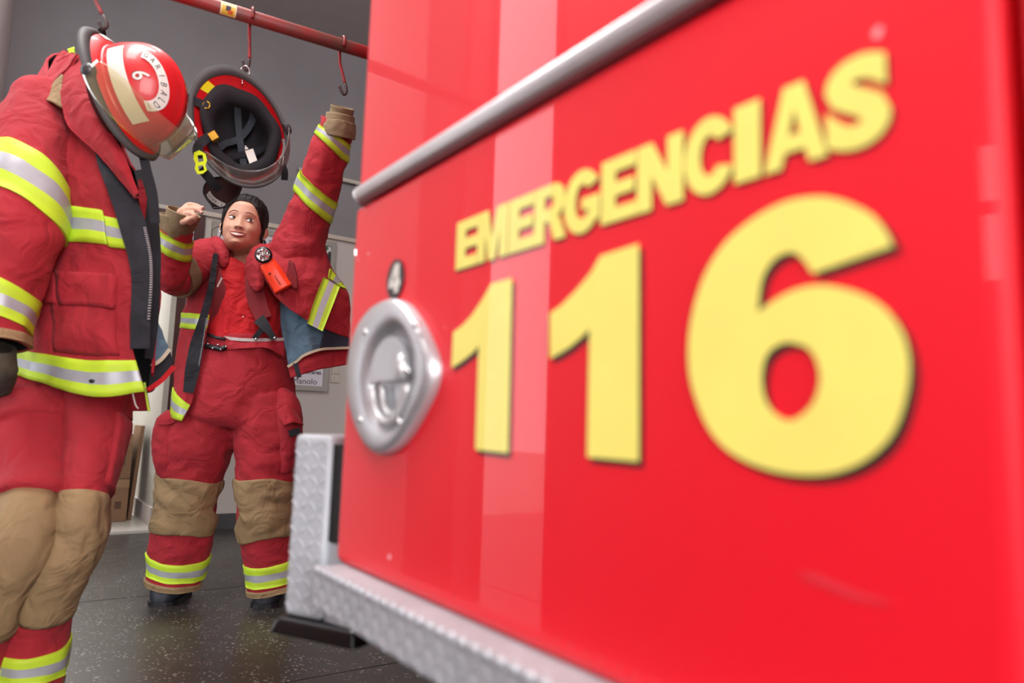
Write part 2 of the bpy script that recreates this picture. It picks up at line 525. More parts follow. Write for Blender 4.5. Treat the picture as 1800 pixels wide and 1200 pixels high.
def chain(pts, rs, n=12, k=4):
    """a rounded limb through pts with radii: vertices, faces"""
    p = cr(pts, (len(pts)-1)*k+1); r = cr(rs, (len(pts)-1)*k+1)
    t0 = p[0]-p[1]; t0 /= np.linalg.norm(t0); t1 = p[-1]-p[-2]; t1 /= np.linalg.norm(t1)
    pre = [p[0]+t0*r[0]*math.sin(a) for a in (1.35, .95, .5)]; prr = [r[0]*math.cos(a) for a in (1.35, .95, .5)]
    post = [p[-1]+t1*r[-1]*math.sin(a) for a in (.5, .95, 1.35)]; por = [r[-1]*math.cos(a) for a in (.5, .95, 1.35)]
    mb = MB().tube(pre+list(p)+post, prr+list(r)+por, n)
    return mb.v, mb.f


def text_mesh(txt, bold=0.0, size=1.0, res=4):
    """glyph outlines as flat 2D vertices and faces"""
    cu = bpy.data.curves.new('t', 'FONT'); cu.body = txt; cu.size = size; cu.offset = bold; cu.resolution_u = res
    o = bpy.data.objects.new('t', cu); C.objects.link(o)
    dg = bpy.context.evaluated_depsgraph_get(); dg.update()
    me = bpy.data.meshes.new_from_object(o.evaluated_get(dg))
    v = V3([tuple(q.co) for q in me.vertices]).reshape(-1, 3)[:, :2]; f = [tuple(p.vertices) for p in me.polygons]
    bpy.data.objects.remove(o); bpy.data.meshes.remove(me)
    return v, f


def fill2d(outer, holes=()):
    """flat triangulated polygon with holes"""
    cu = bpy.data.curves.new('c', 'CURVE'); cu.dimensions = '2D'; cu.fill_mode = 'FRONT'
    for lp in (outer, *holes):
        sp = cu.splines.new('POLY'); sp.points.add(len(lp)-1)
        for i, q in enumerate(lp): sp.points[i].co = (q[0], q[1], 0, 1)
        sp.use_cyclic_u = True
    o = bpy.data.objects.new('c', cu); C.objects.link(o)
    dg = bpy.context.evaluated_depsgraph_get(); dg.update()
    me = bpy.data.meshes.new_from_object(o.evaluated_get(dg))
    v = V3([tuple(q.co) for q in me.vertices]).reshape(-1, 3)[:, :2]; f = [tuple(p.vertices) for p in me.polygons]
    bpy.data.objects.remove(o); bpy.data.meshes.remove(me)
    return v, f


def thick2d(v2, f2, fn, t):
    """flat 2D shape -> solid: fn(x, y, h) maps to the world"""
    n = len(v2)
    v = [fn(p[0], p[1], t) for p in v2]+[fn(p[0], p[1], 0) for p in v2]
    f = list(f2)+[tuple(n+i for i in q[::-1]) for q in f2]
    cnt = {}
    for q in f2:
        for a, b_ in zip(q, q[1:]+q[:1]):
            cnt[(a, b_)] = cnt.get((a, b_), 0)+1
    for (a, b_) in cnt:
        if (b_, a) not in cnt: f.append((a, b_, n+b_, n+a))
    return v, f


# ================================================================== THE SETTING
def struct(o): o['kind'] = 'structure'; return o


# floor: a bed of joint mortar carrying slabs
fl = struct(MB().box(wt(-6, -7, -.10), W*13, T*12.1, Z*.096).build('floor', joint_m))
fl_loc = fl.location.copy()
SL = 1.25
mb0 = None
s_off = 0.30
for i in range(-4, 6):
    for j in range(-4, 5):
        a0 = .06+i*SL; b0 = DW-.52-SL*(4-j)
        if b0 > DW-.06: continue
        b1 = min(b0+SL, DW-.01)
        o = MB().box(wt(a0+.003, b0+.003, -.02), W*(SL-.006), T*(b1-b0-.006), Z*.02)
        so = mesh('slab', o.v, o.f, floor_m, fl, False)
        so.matrix_parent_inverse = Matrix.Translation(-fl_loc)
struct(MB().box(wt(-14, -20, -.25), W*30, T*45, Z*.14).build('ground', concrete))

# back wall: cream below, grey above, with the doorway on the left
LINTEL = 2.116
mb = MB()
mb.box(wt(.87, DW), W*4.6, T*.15, Z*LINTEL)                       # cream part right of the doorway
wb = struct(mb.build('wall_back', cream_wall))
wb_loc = wb.location.copy()
def wallpart(name, mbx, mt):
    o = mbx.build(name, mt, wb); o.matrix_parent_inverse = Matrix.Translation(-wb_loc); return o
struct(MB().box(wt(-.17, DW-.004, LINTEL), W*5.64, T*.16, Z*1.5).build('wall_back_upper', grey_wall))
wallpart('ledge', MB().box(wt(.86, DW-.03, LINTEL-.03), W*4.6, T*.03, Z*.03), casing)
struct(MB().box(wt(-.17, DW, 2.0), W*1.04, T*.15, Z*(LINTEL-2.0)).build('wall_back_lintel', cream_wall))
bb = struct(MB().box(wt(1.01, DW-.018), W*4.4, T*.02, Z*.098).build('baseboard_back', black_base))
# brown door casing right of the doorway
d1 = thing('door_1', wt(.92, DW-.02, 0), None, None); d1['kind'] = 'structure'
MB().box(wt(.858, DW-.05), W*.05, T*.2, Z*2.08).build('door_casing', wood_dark, d1)
MB().box(wt(.915, DW-.035), W*.018, T*.05, Z*2.06).build('gloss_streak', mat('pale_gloss', (150, 142, 150), .35), d1)  # highlight on the glossy brown wood, put in as a pale strip
MB().box(wt(.936, DW-.045), W*.058, T*.05, Z*2.08).build('door_casing', wood_dark, d1)
MB().box(wt(-.17, DW-.03, 1.99), W*1.08, T*.1, Z*.09).build('door_header', wood_dark, d1)
# hallway beyond
struct(MB().box(wt(-.6, DW-.0, -.02), W*1.9, T*2.8, Z*.034).build('hallway_floor', marble))
struct(MB().box(wt(.862, DW+.15, 0), W*.12, T*2.6, Z*2.4).build('wall_hallway_right', cream_wall))
struct(MB().box(wt(.845, DW+.15, .014), W*.017, T*2.6, Z*.12).build('baseboard_hallway', white_wall))
struct(MB().box(wt(-.7, DW+2.7, 0), W*1.7, T*.1, Z*2.4).build('wall_hallway_end', cream_wall))
struct(MB().box(wt(-.7, DW+.15, 0), W*.1, T*2.6, Z*2.4).build('wall_hallway_left', cream_wall))
struct(MB().box(wt(-.7, DW+.1, 2.4), W*1.7, T*2.7, Z*.08).build('ceiling_hallway', ceil_m))
# left walls: the near one stands back and has a doorway and a window to the daylight
LW = -1.0
mb = MB()
mb.box(wt(-.32, 3.35), W*.15, T*(DW-3.35+.15), Z*3.6)
mb.box(wt(LW, 3.35), W*.69, T*.15, Z*3.6)
struct(mb.build('wall_left', white_wall))
mb = MB()
D0, D1 = 2.18, 2.86
mb.box(wt(LW-.15, D1), W*.15, T*(3.5-D1), Z*3.6)
mb.box(wt(LW-.15, D0, 3.3), W*.15, T*(D1-D0), Z*.3)
mb.box(wt(LW-.15, .63), W*.15, T*(D0-.63), Z*3.6)
mb.box(wt(LW-.15, -.6), W*.15, T*1.23, Z*1.06)
mb.box(wt(LW-.15, -.6, 1.40), W*.15, T*1.23, Z*2.2)
mb.box(wt(LW-.15, -1.5), W*.15, T*.9, Z*3.6)
mb.box(wt(LW-.15, -3.6), W*.15, T*2.1, Z*.95)  # unseen low parapet, added to cut ground light on the truck's side
struct(mb.build('wall_left_bay', mat('bay_wall', (150, 120, 118), .8, noise_amt=.08, noise_scale=2)))
win = struct(MB().box(wt(LW-.1, -.6, 1.225), W*.04, T*1.23, Z*.02).box(wt(LW-.1, .0, 1.06), W*.04, T*.02, Z*.34).build('window_1', mat('window_frame', (90, 70, 76), .5)))
dd = struct(MB().box(wt(LW-.15, D0-.04), W*.17, T*.04, Z*3.34).box(wt(LW-.15, D1), W*.17, T*.04, Z*3.34).box(wt(LW-.15, D0, 3.3), W*.17, T*(D1-D0), Z*.04).build('door_2', mat('bay_door_frame', (150, 40, 44), .5)))
struct(MB().box(wt(-1.2, -3.6, 3.6), W*7, T*(DW+3.8), Z*.15).build('ceiling', ceil_m))
struct(MB().box(wt(5.4, -3.6), W*.15, T*(DW+3.7), Z*3.6).build('wall_right', white_wall))

# ================================================================== FIRE TRUCK
truck = thing('fire_truck', P(-1.2, 0, -1.1), 'glossy red fire truck with yellow EMERGENCIAS 116 lettering, filling the right side', 'fire truck')
SE = .889            # rear edge, along T
ZB = .553            # bottom of the side panel
ZR = 1.012           # rail


def slab(name, s0, s1, z0, z1, off0, off1, mt, bw=.008, seg=3, parent=truck):
    o = MB().box(P(s0, z0, off0), T*(s1-s0), N*(off1-off0), Z*(z1-z0)).build(name, mt, parent)
    if bw: bevel(o, bw, seg)
    return o


slab('body', -4.6, SE-.012, .50, 2.75, -2.3, -.022, truck_red, .03, 4)
slab('locker_door', .126, SE, ZB, ZR+.004, -.03, 0, truck_red, .012, 4)
slab('locker_door', -1.0, .119, ZB, ZR+.004, -.03, 0, truck_red, .004, 3)
slab('upper_panel', -1.0, SE, ZR+.012, 1.9, -.03, -.002, truck_red, .012, 4)
slab('upper_panel', -1.0, SE, 1.908, 2.7, -.03, -.002, truck_red, .012, 4)
slab('front_panel', -4.5, -1.01, ZB, 2.7, -.03, 0, truck_red, .012, 4)
slab('chassis', -4.3, .78, .30, .51, -2.1, -.16, rubber, .02)
for s_ in (-.75, -3.4):
    mbw = MB()
    c0 = P(s_, .47, -.38); prof = [(.20, .0), (.43, .0), (.47, .03), (.47, .22), (.43, .25), (.20, .25), (.17, .2), (.12, .06), (.0, .05)]
    rings = []
    for r_, o_ in prof:
        rings.append([c0+N*(.25-o_)+ (T*math.cos(2*math.pi*k/40)+Z*math.sin(2*math.pi*k/40))*max(r_, .001) for k in range(40)])
    vv = [p for q in rings for p in q]; ff = []
    for i in range(len(prof)-1):
        for k in range(40): ff.append((i*40+k, i*40+(k+1) % 40, (i+1)*40+(k+1) % 40, (i+1)*40+k))
    mbw.add(vv, ff).build('wheel', rubber, truck, True)

# drip rail: half-round aluminium bar
pr = [(0, -.010), (.004, -.0105), (.008, -.0075), (.0105, -.002), (.0105, .003), (.008, .0075), (.004, .0095), (0, .0095)]
vv = []; ff = []
for s_ in (.874, .868, -1.0):
    k = .75 if s_ == .874 else 1.0
    for o_, z_ in pr: vv.append(P(s_, ZR+.0175+z_*k, .0+o_*k))
n = len(pr)
for a in range(2):
    for k in range(n): ff.append((a*n+k, a*n+(k+1) % n, (a+1)*n+(k+1) % n, (a+1)*n+k))
ff += [tuple(range(n)), tuple(2*n+k for k in range(n-1, -1, -1))]
rail = mesh('drip_rail', vv, ff, alu, truck, False)
bevel(rail, .003, 2); rail['label'] = 'silver aluminium rail'
# thin strip in the seam below the rail, its shadow painted dark red
slab('rail_shade', -1.0, .866, ZR+.0005, ZR+.0075, -.002, .004, mat('shade_red', (96, 14, 24), .6), 0)

# running board of tread plate along the bottom
z0, z1, ow = .507, .5545, .034
mb = MB()
mb.box(P(-1.0, z0, -.03), T*(SE-.018+1.0), N*(ow+.03), Z*(z1-z0))
rb = bevel(mb.build('running_board', tread, truck), .004, 2)
rb['label'] = 'bright aluminium tread plate edge'


def studs(name, fn, us, vs_, parent, r=(.009, .0034, .0012)):
    """rows of raised lozenges, every second one turned"""
    mbx = MB()
    for i, u in enumerate(us):
        for j, v in enumerate(vs_):
            a, b_ = (1, 1) if (i+j) % 2 else (1, -1)
            o, e1, e2, nn = fn(u, v)
            d1_ = (e1*a+e2*b_)/math.sqrt(2); d2_ = np.cross(nn, d1_)
            pts = [o-d1_*r[0], o+d2_*r[1], o+d1_*r[0], o-d2_*r[1]]
            top = [o-d1_*r[0]*.55+nn*r[2], o+d2_*r[1]*.45+nn*r[2], o+d1_*r[0]*.55+nn*r[2], o-d2_*r[1]*.45+nn*r[2]]
            mbx.hexa(pts+top)
    o = mbx.build(name, tread, parent); o['kind'] = 'stuff'; return o


su = np.arange(-.2, SE-.02, .0185)
studs('tread_stud', lambda u, v: (P(u, z1-.001, v), T, N, Z), su, [.004, .0165, .029], rb)
studs('tread_stud', lambda u, v: (P(u, v, ow-.0005), T, Z, N), su, [.514, .5265, .539, .5505], rb)
# scalloped edge bumps
mb = MB()
for u in su: mb.ball(P(u, z1-.001, ow-.001), (.006, .006, .0045), nu=5, nv=8)
o = mb.build('edge_stud', tread, rb, True); o['kind'] = 'stuff'

# rear bumper: upright tread plate box with a dark side and rubber foot
zb, zt = .475, .712
A0 = at(497, 1080, 1.0); d = ray(497, 1080); A0 = EYE+d*((zb-CAMZ)/d[2]); d = ray(562, 1093); B0 = EYE+d*((zb-CAMZ)/d[2])
A0[2] = B0[2] = 0
ax = (B0-A0); al = np.linalg.norm(ax); ax /= al
bn = V3([-ax[1], ax[0], 0]);  bn = bn if bn[1] > 0 else -bn           # away from the camera
dep = .16
bump = bevel(MB().box(A0+Z*zb, ax*al, bn*dep, Z*(zt-zb)).build('rear_bumper', tread, truck), .008, 3)
bump['label'] = 'upright tread plate bumper box'
g = al/3.0
studs('tread_stud', lambda u, v: (A0+ax*u+Z*v-bn*.0005, ax, Z, -bn), np.arange(.009, al-.004, .0155), np.arange(zb+.012, zt-.008, .0165), bump, (.0085, .0032, .0009))
# dark gap plate between bumper and body
sd = B0-A0
Bq = P(SE-.03, 0, -.02)
MB().hexa([B0+ax*.001+Z*(zb+.10)+bn*.006, Bq+Z*(zb+.10), Bq+bn*.12+Z*(zb+.10), B0+bn*.14+Z*(zb+.10),
           B0+ax*.001+Z*(zt-.012)+bn*.006, Bq+Z*(zt-.012), Bq+bn*.12+Z*(zt-.012), B0+bn*.14+Z*(zt-.012)]).build('bumper_bracket', rubber, truck)
MB().hexa([B0+Z*(zb+.0)+bn*.008, Bq+Z*(zb+.0), Bq+bn*.12+Z*(zb+.0), B0+bn*.14+Z*(zb+.0),
           B0+Z*(zb+.098)+bn*.008, Bq+Z*(zb+.098), Bq+bn*.12+Z*(zb+.098), B0+bn*.14+Z*(zb+.098)]).build('bumper_bracket', tread, truck)
ft = []
for (ex, ez, hh) in ((.012, zb-.022, 0), (.006, zb-.004, 0), (0, zb, 0)):
    ft.append([A0-ax*ex-bn*ex+Z*ez, B0+ax*(.055+ex)-bn*(ex-.0)+Z*ez, B0+ax*(.055+ex)+bn*(dep+ex)+Z*ez, A0-ax*ex+bn*(dep+ex)+Z*ez])
vv = [p for q in ft for p in q]; ff = [(3, 2, 1, 0), (8, 9, 10, 11)]
for i in range(2):
    for k in range(4): ff.append((i*4+k, i*4+(k+1) % 4, (i+1)*4+(k+1) % 4, (i+1)*4+k))
bevel(mesh('bumper_foot', vv, ff, mat('gloss_rubber', (14, 14, 15), .25), truck, False), .006, 3)

# lettering -----------------------------------------------------------
def decal(name, v2, f2, t, mt, parent, ds=0., dz=0., o0=.0004):
    v, f = thick2d(v2, f2, lambda s_, z_, h: P(s_+ds, z_+dz, o0+h), t)
    f = [q[::-1] for q in f]
    return mesh(name, v, f, mt, parent, False)


def arc_(cx, cy, rx, ry, a0, a1, n=16):
    return [(cx+rx*math.cos(math.radians(a0+(a1-a0)*i/n)), cy+ry*math.sin(math.radians(a0+(a1-a0)*i/n))) for i in range(n+1)]


def stroke(pts, hx, hy):
    p = cr(pts, 40); t = np.gradient(p, axis=0); L_, R_ = [], []
    for q, d_ in zip(p, t):
        n_ = V3([-d_[1], d_[0]]); n_ /= np.linalg.norm(n_); n_ = n_*V3([hx, hy])
        L_.append(tuple(q+n_)); R_.append(tuple(q-n_))
    return L_+R_[::-1]


GL = {
    'E': ([(0, 0), (1, 0), (1, .22), (.40, .22), (.40, .40), (.93, .40), (.93, .61), (.40, .61), (.40, .78), (.98, .78), (.98, 1), (0, 1)],),
    'M': ([(0, 0), (.25, 0), (.25, .60), (.39, 0), (.61, 0), (.75, .60), (.75, 0), (1, 0), (1, 1), (.65, 1), (.5, .40), (.35, 1), (0, 1)],),
    'N': ([(0, 0), (.32, 0), (.32, .52), (.66, 0), (1, 0), (1, 1), (.68, 1), (.68, .48), (.34, 1), (0, 1)],),
    'I': ([(0, 0), (1, 0), (1, 1), (0, 1)],),
    'A': ([(0, 0), (.27, 0), (.335, .18), (.665, .18), (.73, 0), (1, 0), (.66, 1), (.34, 1)], [(.405, .38), (.595, .38), (.5, .72)]),
    'R': ([(0, 0), (.32, 0), (.32, .37), (.42, .37), (.50, .33), (.66, 0), (1, 0), (.83, .33), (.75, .41), (.87, .49), (.94, .61), (.95, .74), (.90, .88), (.78, .97), (.62, 1), (0, 1)],
          [(.32, .58), (.53, .58), (.60, .62), (.63, .69), (.60, .76), (.53, .80), (.32, .80)]),
    'C': (arc_(.52, .5, .52, .5, 26, 334, 30)+[(.70, .335)]+arc_(.53, .5, .20, .26, 318, 42, 20)+[(.70, .665)],),
    'G': (arc_(.52, .5, .52, .5, 32, 318, 30)+[(1.0, .16), (1.0, .54), (.52, .54), (.52, .36), (.70, .36), (.70, .27)]+arc_(.53, .5, .21, .27, 310, 50, 20)+[(.68, .69)],),
    '4': ([(.52, 0), (.86, 0), (.86, .2), (1, .2), (1, .42), (.86, .42), (.86, 1), (.50, 1), (0, .40), (0, .2), (.52, .2)], [(.54, .42), (.54, .74), (.26, .42)]),
}


def boldglyph(ch, s0, s1, z0, z1):
    if ch == 'S':
        v, f = text_mesh('S', .06); v = (v-v.min(0))/(v.max(0)-v.min(0))
    else: v, f = fill2d(GL[ch][0], GL[ch][1:])
    return np.stack([s0+(s1-s0)*v[:, 0], z0+(z1-z0)*v[:, 1]], 1), f


EM = [('E', 804, 843, 440), ('M', 841, 893, 427), ('E', 896, 940, 410), ('R', 941, 996, 396), ('G', 993, 1055, 378), ('E', 1059, 1120, 360),
      ('N', 1122, 1202, 338), ('C', 1205, 1291, 310), ('I', 1293, 1338, 285), ('A', 1345, 1456, 250), ('S', 1453, 1568, 200)]
for ch, xa, xb, ym in EM:
    rd = .0015 if ch in 'GCS' else 0
    v2, f2 = boldglyph(ch, pan(xa, ym)[0], pan(xb, ym)[0], .8845-rd, .9335+rd)
    o = decal('letter', v2, f2, .0006, letter_yellow, truck, o0=.0009)
    decal('letter_shadow', v2, f2, .0004, letter_black, o, -.0016, -.0022, .0002)


def px2(lst): return [pan(x, y) for x, y in lst]


def smooth2(lst, k=3):
    return [tuple(q) for q in cr(lst, len(lst)*k, True)]


one_a = px2([(901, 489), (866, 499), (850, 527), (832, 554), (815, 572), (799, 584), (796, 646), (810, 638), (822, 629), (834, 619), (844, 607), (838, 790), (894, 796)])
one_b = px2([(1124, 429), (1058, 450), (1041, 480), (1013, 513), (990, 536), (969, 551), (969, 630), (987, 621), (1004, 610), (1023, 594), (1039, 577), (1035, 803), (1124, 811)])
six_seg1 = cr([(1571, 433), (1563, 415), (1550, 395), (1527, 373), (1480, 352), (1433, 346), (1377, 357), (1317, 391), (1268, 438), (1235, 499), (1216, 573), (1213, 639), (1222, 690), (1247, 751), (1284, 793), (1340, 821), (1405, 834), (1471, 830), (1527, 806), (1569, 764), (1592, 705), (1600, 645), (1590, 592), (1564, 550), (1527, 522), (1480, 506), (1433, 502), (1382, 517), (1333, 550)], 110)
six_seg2 = cr([(1333, 550), (1340, 494), (1359, 461), (1382, 446), (1401, 446), (1416, 459), (1431, 481)], 24)
six = px2([tuple(q) for q in six_seg1]+[tuple(q) for q in six_seg2[1:]])
hole = px2([tuple(q) for q in cr([(1391, 602), (1424, 613), (1441, 643), (1443, 676), (1429, 713), (1396, 738), (1368, 730), (1347, 704), (1340, 667), (1347, 629), (1366, 609)], 50, True)])
for outer, holes in ((one_a, ()), (one_b, ()), (six, (hole,))):
    v2, f2 = fill2d(outer, holes)
    # make sure faces turn towards the viewer
    q = f2[0]; a, b_, c = v2[q[0]], v2[q[1]], v2[q[2]]
    if (b_[0]-a[0])*(c[1]-a[1])-(b_[1]-a[1])*(c[0]-a[0]) > 0: pass
    o = decal('digit', v2, f2, .0007, letter_yellow, truck, o0=.0010)
    decal('digit_shadow', v2, f2, .0004, letter_black, o, -.0042, -.0040, .0003)

# locker latch --------------------------------------------------------
outl = cr([(700, 527), (670, 540), (643, 577), (628, 633), (627, 693), (640, 747), (663, 787), (687, 798), (717, 780), (750, 730), (773, 680), (777, 637), (760, 590), (737, 550), (720, 532)], 60, True)
op = V3([pan(*q) for q in outl]); oc = V3([.7285, .781])
prof = [(1.0, .0), (1.0, .009), (.965, .014), (.90, .0165), (.80, .0165), (.745, .0145), (.70, .008), (.66, .003), (.45, .0018), (.02, .0015)]
vv = []; ff = []; K = len(op)
for i, (sc_, o_) in enumerate(prof):
    for k in range(K):
        q = oc+(op[k]-oc)*sc_
        if i >= 4:                                   # the dish is round
            a = math.atan2(op[k][1]-oc[1], op[k][0]-oc[0]); rr_ = .066*sc_/.80
            wgt = min(1, (i-3)/2)
            qc = oc+V3([math.cos(a), math.sin(a)])*rr_
            q = q*(1-wgt)+qc*wgt
        vv.append(P(q[0], q[1], o_+.0005))
for i in range(len(prof)-1):
    for k in range(K): ff.append((i*K+k, i*K+(k+1) % K, (i+1)*K+(k+1) % K, (i+1)*K+k))
ff.append(tuple((len(prof)-1)*K+k for k in range(K)))
latch = mesh('locker_latch', vv, ff, alu_dull, truck, True); latch['label'] = 'round recessed aluminium latch'
# paddle: half disc over the upper part of the dish
mb = MB()
n = 24; top = []; bot = []
for k in range(n+1):
    a = math.pi*k/n
    r_ = .047
    top.append(P(oc[0]+r_*math.cos(a), oc[1]-.002+r_*math.sin(a)*.96, .0155 if 0 < k < n else .0155)); bot.append(P(oc[0]+r_*math.cos(a), oc[1]-.002+r_*math.sin(a)*.96, .004))
v = top+bot; f = [tuple(range(n+1)), tuple(range(2*n+1, n, -1))]+[(k, (k+1) % (n+1), n+1+(k+1) % (n+1), n+1+k) for k in range(n+1)]
bevel(mesh('latch_paddle', v, f, alu_dull, latch, False), .002, 2)
pts = [P(oc[0]+.044*math.cos(a), oc[1]-.006+.044*math.sin(a), .013) for a in np.linspace(math.pi*1.02, math.pi*1.98, 16)]
MB().tube(pts, .0045, 10).build('latch_ring', alu, latch, True)
pts = [P(oc[0]+.028*math.cos(a)-.004, oc[1]-.006+.036*math.sin(a), .010) for a in np.linspace(math.pi*1.02, math.pi*1.98, 16)]
MB().tube(pts, .0035, 10).build('latch_ring', alu, latch, True)
mb = MB(); mb.tube([P(oc[0]-.036, oc[1]+.022, .016), P(oc[0]-.040, oc[1]-.004, .018)], .006, 10)
mb.build('latch_lever', alu, latch, True)
for x, y in ((733, 571), (644, 584), (635, 738), (703, 741), (718, 652)):
    s_, z_ = pan(x, y, .016)
    MB().ball(P(s_, z_, .0165), .0042, nu=6, nv=10).build('rivet', chrome, latch, True)
# numbered plate
e0 = V3(pan(697, 491)); ra, rb_ = abs(pan(683, 491)[0]-pan(711, 491)[0])/2, .0235
el = [(e0[0]+ra*math.cos(a), e0[1]+rb_*math.sin(a)) for a in np.linspace(0, 2*math.pi, 40, endpoint=False)]
v2, f2 = fill2d(el); pl = decal('number_plate', v2, f2, .002, letter_black, truck)
v2, f2 = boldglyph('4', e0[0]+ra*.62, e0[0]-ra*.66, e0[1]-.0165, e0[1]+.0175)
decal('numeral', v2, f2, .0006, white_sticker, pl, o0=.0026)
# chips of lost paint
chip = mat('paint_chip', (240, 170, 176), .6)
for x, y, r_ in ((1543, 57, .0030), (685, 978, .0036), (648, 446, .0026), (630, 455, .002)):
    s_, z_ = pan(x, y)
    el = [(s_+r_*random.uniform(.6, 1.2)*math.cos(a), z_+r_*random.uniform(.6, 1.2)*math.sin(a)) for a in np.linspace(0, 2*math.pi, 10, endpoint=False)]
    v2, f2 = fill2d(el); decal('paint_chip', v2, f2, .0002, chip, truck, o0=.0003 if z_ < ZR else -.0015)
# long pale scratch low on the panel
scr = mat('scratched_paint', (222, 42, 58), .7)
sp = px2([(1412, 1004), (1440, 1010), (1500, 1036), (1560, 1056), (1568, 1064), (1500, 1052), (1440, 1026), (1410, 1014)])
v2, f2 = fill2d(sp); decal('scratch', v2, f2, .0002, scr, truck, o0=.0003)

# ================================================================== RAIL AND HOOKS
BZ = 1.865
b0_ = at(440, 30, 1.92); b0_[2] = BZ
BD = W*math.cos(-.07)+T*math.sin(-.07)
def barp(k): return b0_+BD*k
br = thing('hanging_rail', barp(0), 'worn red steel pipe rail running across the grey wall above the helmets', 'rail')
MB().tube([barp(-1.1), barp(1.5)], .0195, 24).build('pipe', pipe_red, br, True)
for k in (-1.1, 1.5): MB().tube([barp(k), barp(k)+Z*1.75], .012, 12).build('hanger_rod', pipe_red, br, True)
# warning sticker wrapped on the pipe
k0 = -.062
mb = MB(); q = 8
pdir = (EYE-barp(k0)); pdir -= BD*(pdir@BD); pdir /= np.linalg.norm(pdir); pside = np.cross(BD, pdir)
if pside[2] < 0: pside = -pside
def stick(name, mt, a0, a1, ang0, ang1, r, parent):
    v = []; f = []
    for i in range(9):
        for j in range(9):
            an = ang0+(ang1-ang0)*i/8; kk = a0+(a1-a0)*j/8
            v.append(barp(kk)+(pdir*math.cos(an)+pside*math.sin(an))*r)
    for i in range(8):
        for j in range(8): f.append((i*9+j, i*9+j+1, (i+1)*9+j+1, (i+1)*9+j))
    return mesh(name, v, f, mt, parent, True)
st = stick('sticker', mat('sticker_cream', (240, 226, 180), .5), -.082, -.040, -.85, 1.25, .0199, br); st['label'] = 'small yellow square warning sticker'
stick('sticker_print', mat('sticker_yellow', (226, 196, 70), .5), -.078, -.044, -.7, .55, .0201, st)
stick('sticker_print', mat('sticker_black', (52, 40, 66), .5), -.068, -.055, -.1, .6, .0203, st)
stick('sticker_print', mat('sticker_orange', (214, 96, 50), .5), -.062, -.049, -.45, .05, .0203, st)


def hook(label, xy_top, pts, group='red hooks on the rail'):
    h = thing('s_hook', pts[-1], label, 'hook', group)
    p = cr(pts, 60)
    MB().tube(p[:44], .0048, 10).build('hook_shank', hook_red, h, True)
    MB().tube(p[43:], .0048, 10).build('hook_tip', hook_dark, h, True)
    return h


def hookpts(k, bot, tip):
    """over the rail, straight down, curled up at the bottom"""
    c = barp(k); R_ = .0247
    pr_ = []
    perp = np.cross(BD, Z); perp /= np.linalg.norm(perp)
    if perp[1] > 0: perp = -perp                           # towards the camera
    for a in np.linspace(-.5, math.pi, 8):
        pr_.append(c+perp*R_*math.cos(a)+Z*R_*math.sin(a))
    pr_ = pr_                                                # front of the rail first, over the top, down behind
    b_ = V3(bot(c[1])); tip = tip(c[1])
    top = pr_[-1]
    pr_.append(c-perp*R_*.75-Z*.03)
    lo = c-perp*R_*.3-Z*.06
    pr_.append(lo)
    pr_.append(lo*.45+b_*.55+V3([.006, 0, 0]))
    return pr_+[b_+V3([.006, 0, .012]), b_, b_+(V3(tip)-b_)*.5+V3([0, 0, -.003]), V3(tip)]


hook('red S hook holding the hanging red jacket and the helmet numbered 6', 0, hookpts(-.385, lambda Y: at(183, 50, Y), lambda Y: at(173, 38, Y-.004)))
hook('red S hook holding the upturned black-lined helmet', 0, hookpts(0.003, lambda Y: at(432, 124, Y), lambda Y: at(426, 106, Y-.004)))
hook('empty red S hook beside the raised sleeve', 0, hookpts(.268, lambda Y: at(605, 166, Y), lambda Y: at(596, 151, Y-.004)))

# ================================================================== HELMETS
def basis(front, up):
    f_ = V3(front, dtype=float); f_ /= np.linalg.norm(f_)
    u_ = V3(up, dtype=float); u_ -= f_*(u_@f_); u_ /= np.linalg.norm(u_)
    r_ = np.cross(f_, u_)
    return V3([r_, f_, u_])


DA, DB, DH = .112, .142, .150           # dome half width, half length, height


def brim_edge(a):
    """plan outline of the brim, angle a from +x"""
    c, s_ = math.cos(a), math.sin(a)
    x = (.135)*math.copysign(abs(c)**.95, c)
    y = (.172 if s_ > 0 else .205)*s_
    z = -.012-(.030*max(0, -s_)**2)-.012*abs(c)
    return V3([x, y, z])


def brim_in(a):
    return V3([DA*math.cos(a), DB*math.sin(a), 0.])


def dome(y, z, lift=0.0, side=1):
    q = 1-(y/DB)**2-(z/DH)**2
    x = DA*math.sqrt(max(q, .0))
    n_ = V3([x/DA**2, y/DB**2, z/DH**2]); n_ /= np.linalg.norm(n_)
    return V3([x, y, z])*V3([side, 1, 1])+n_*V3([side, 1, 1])*lift


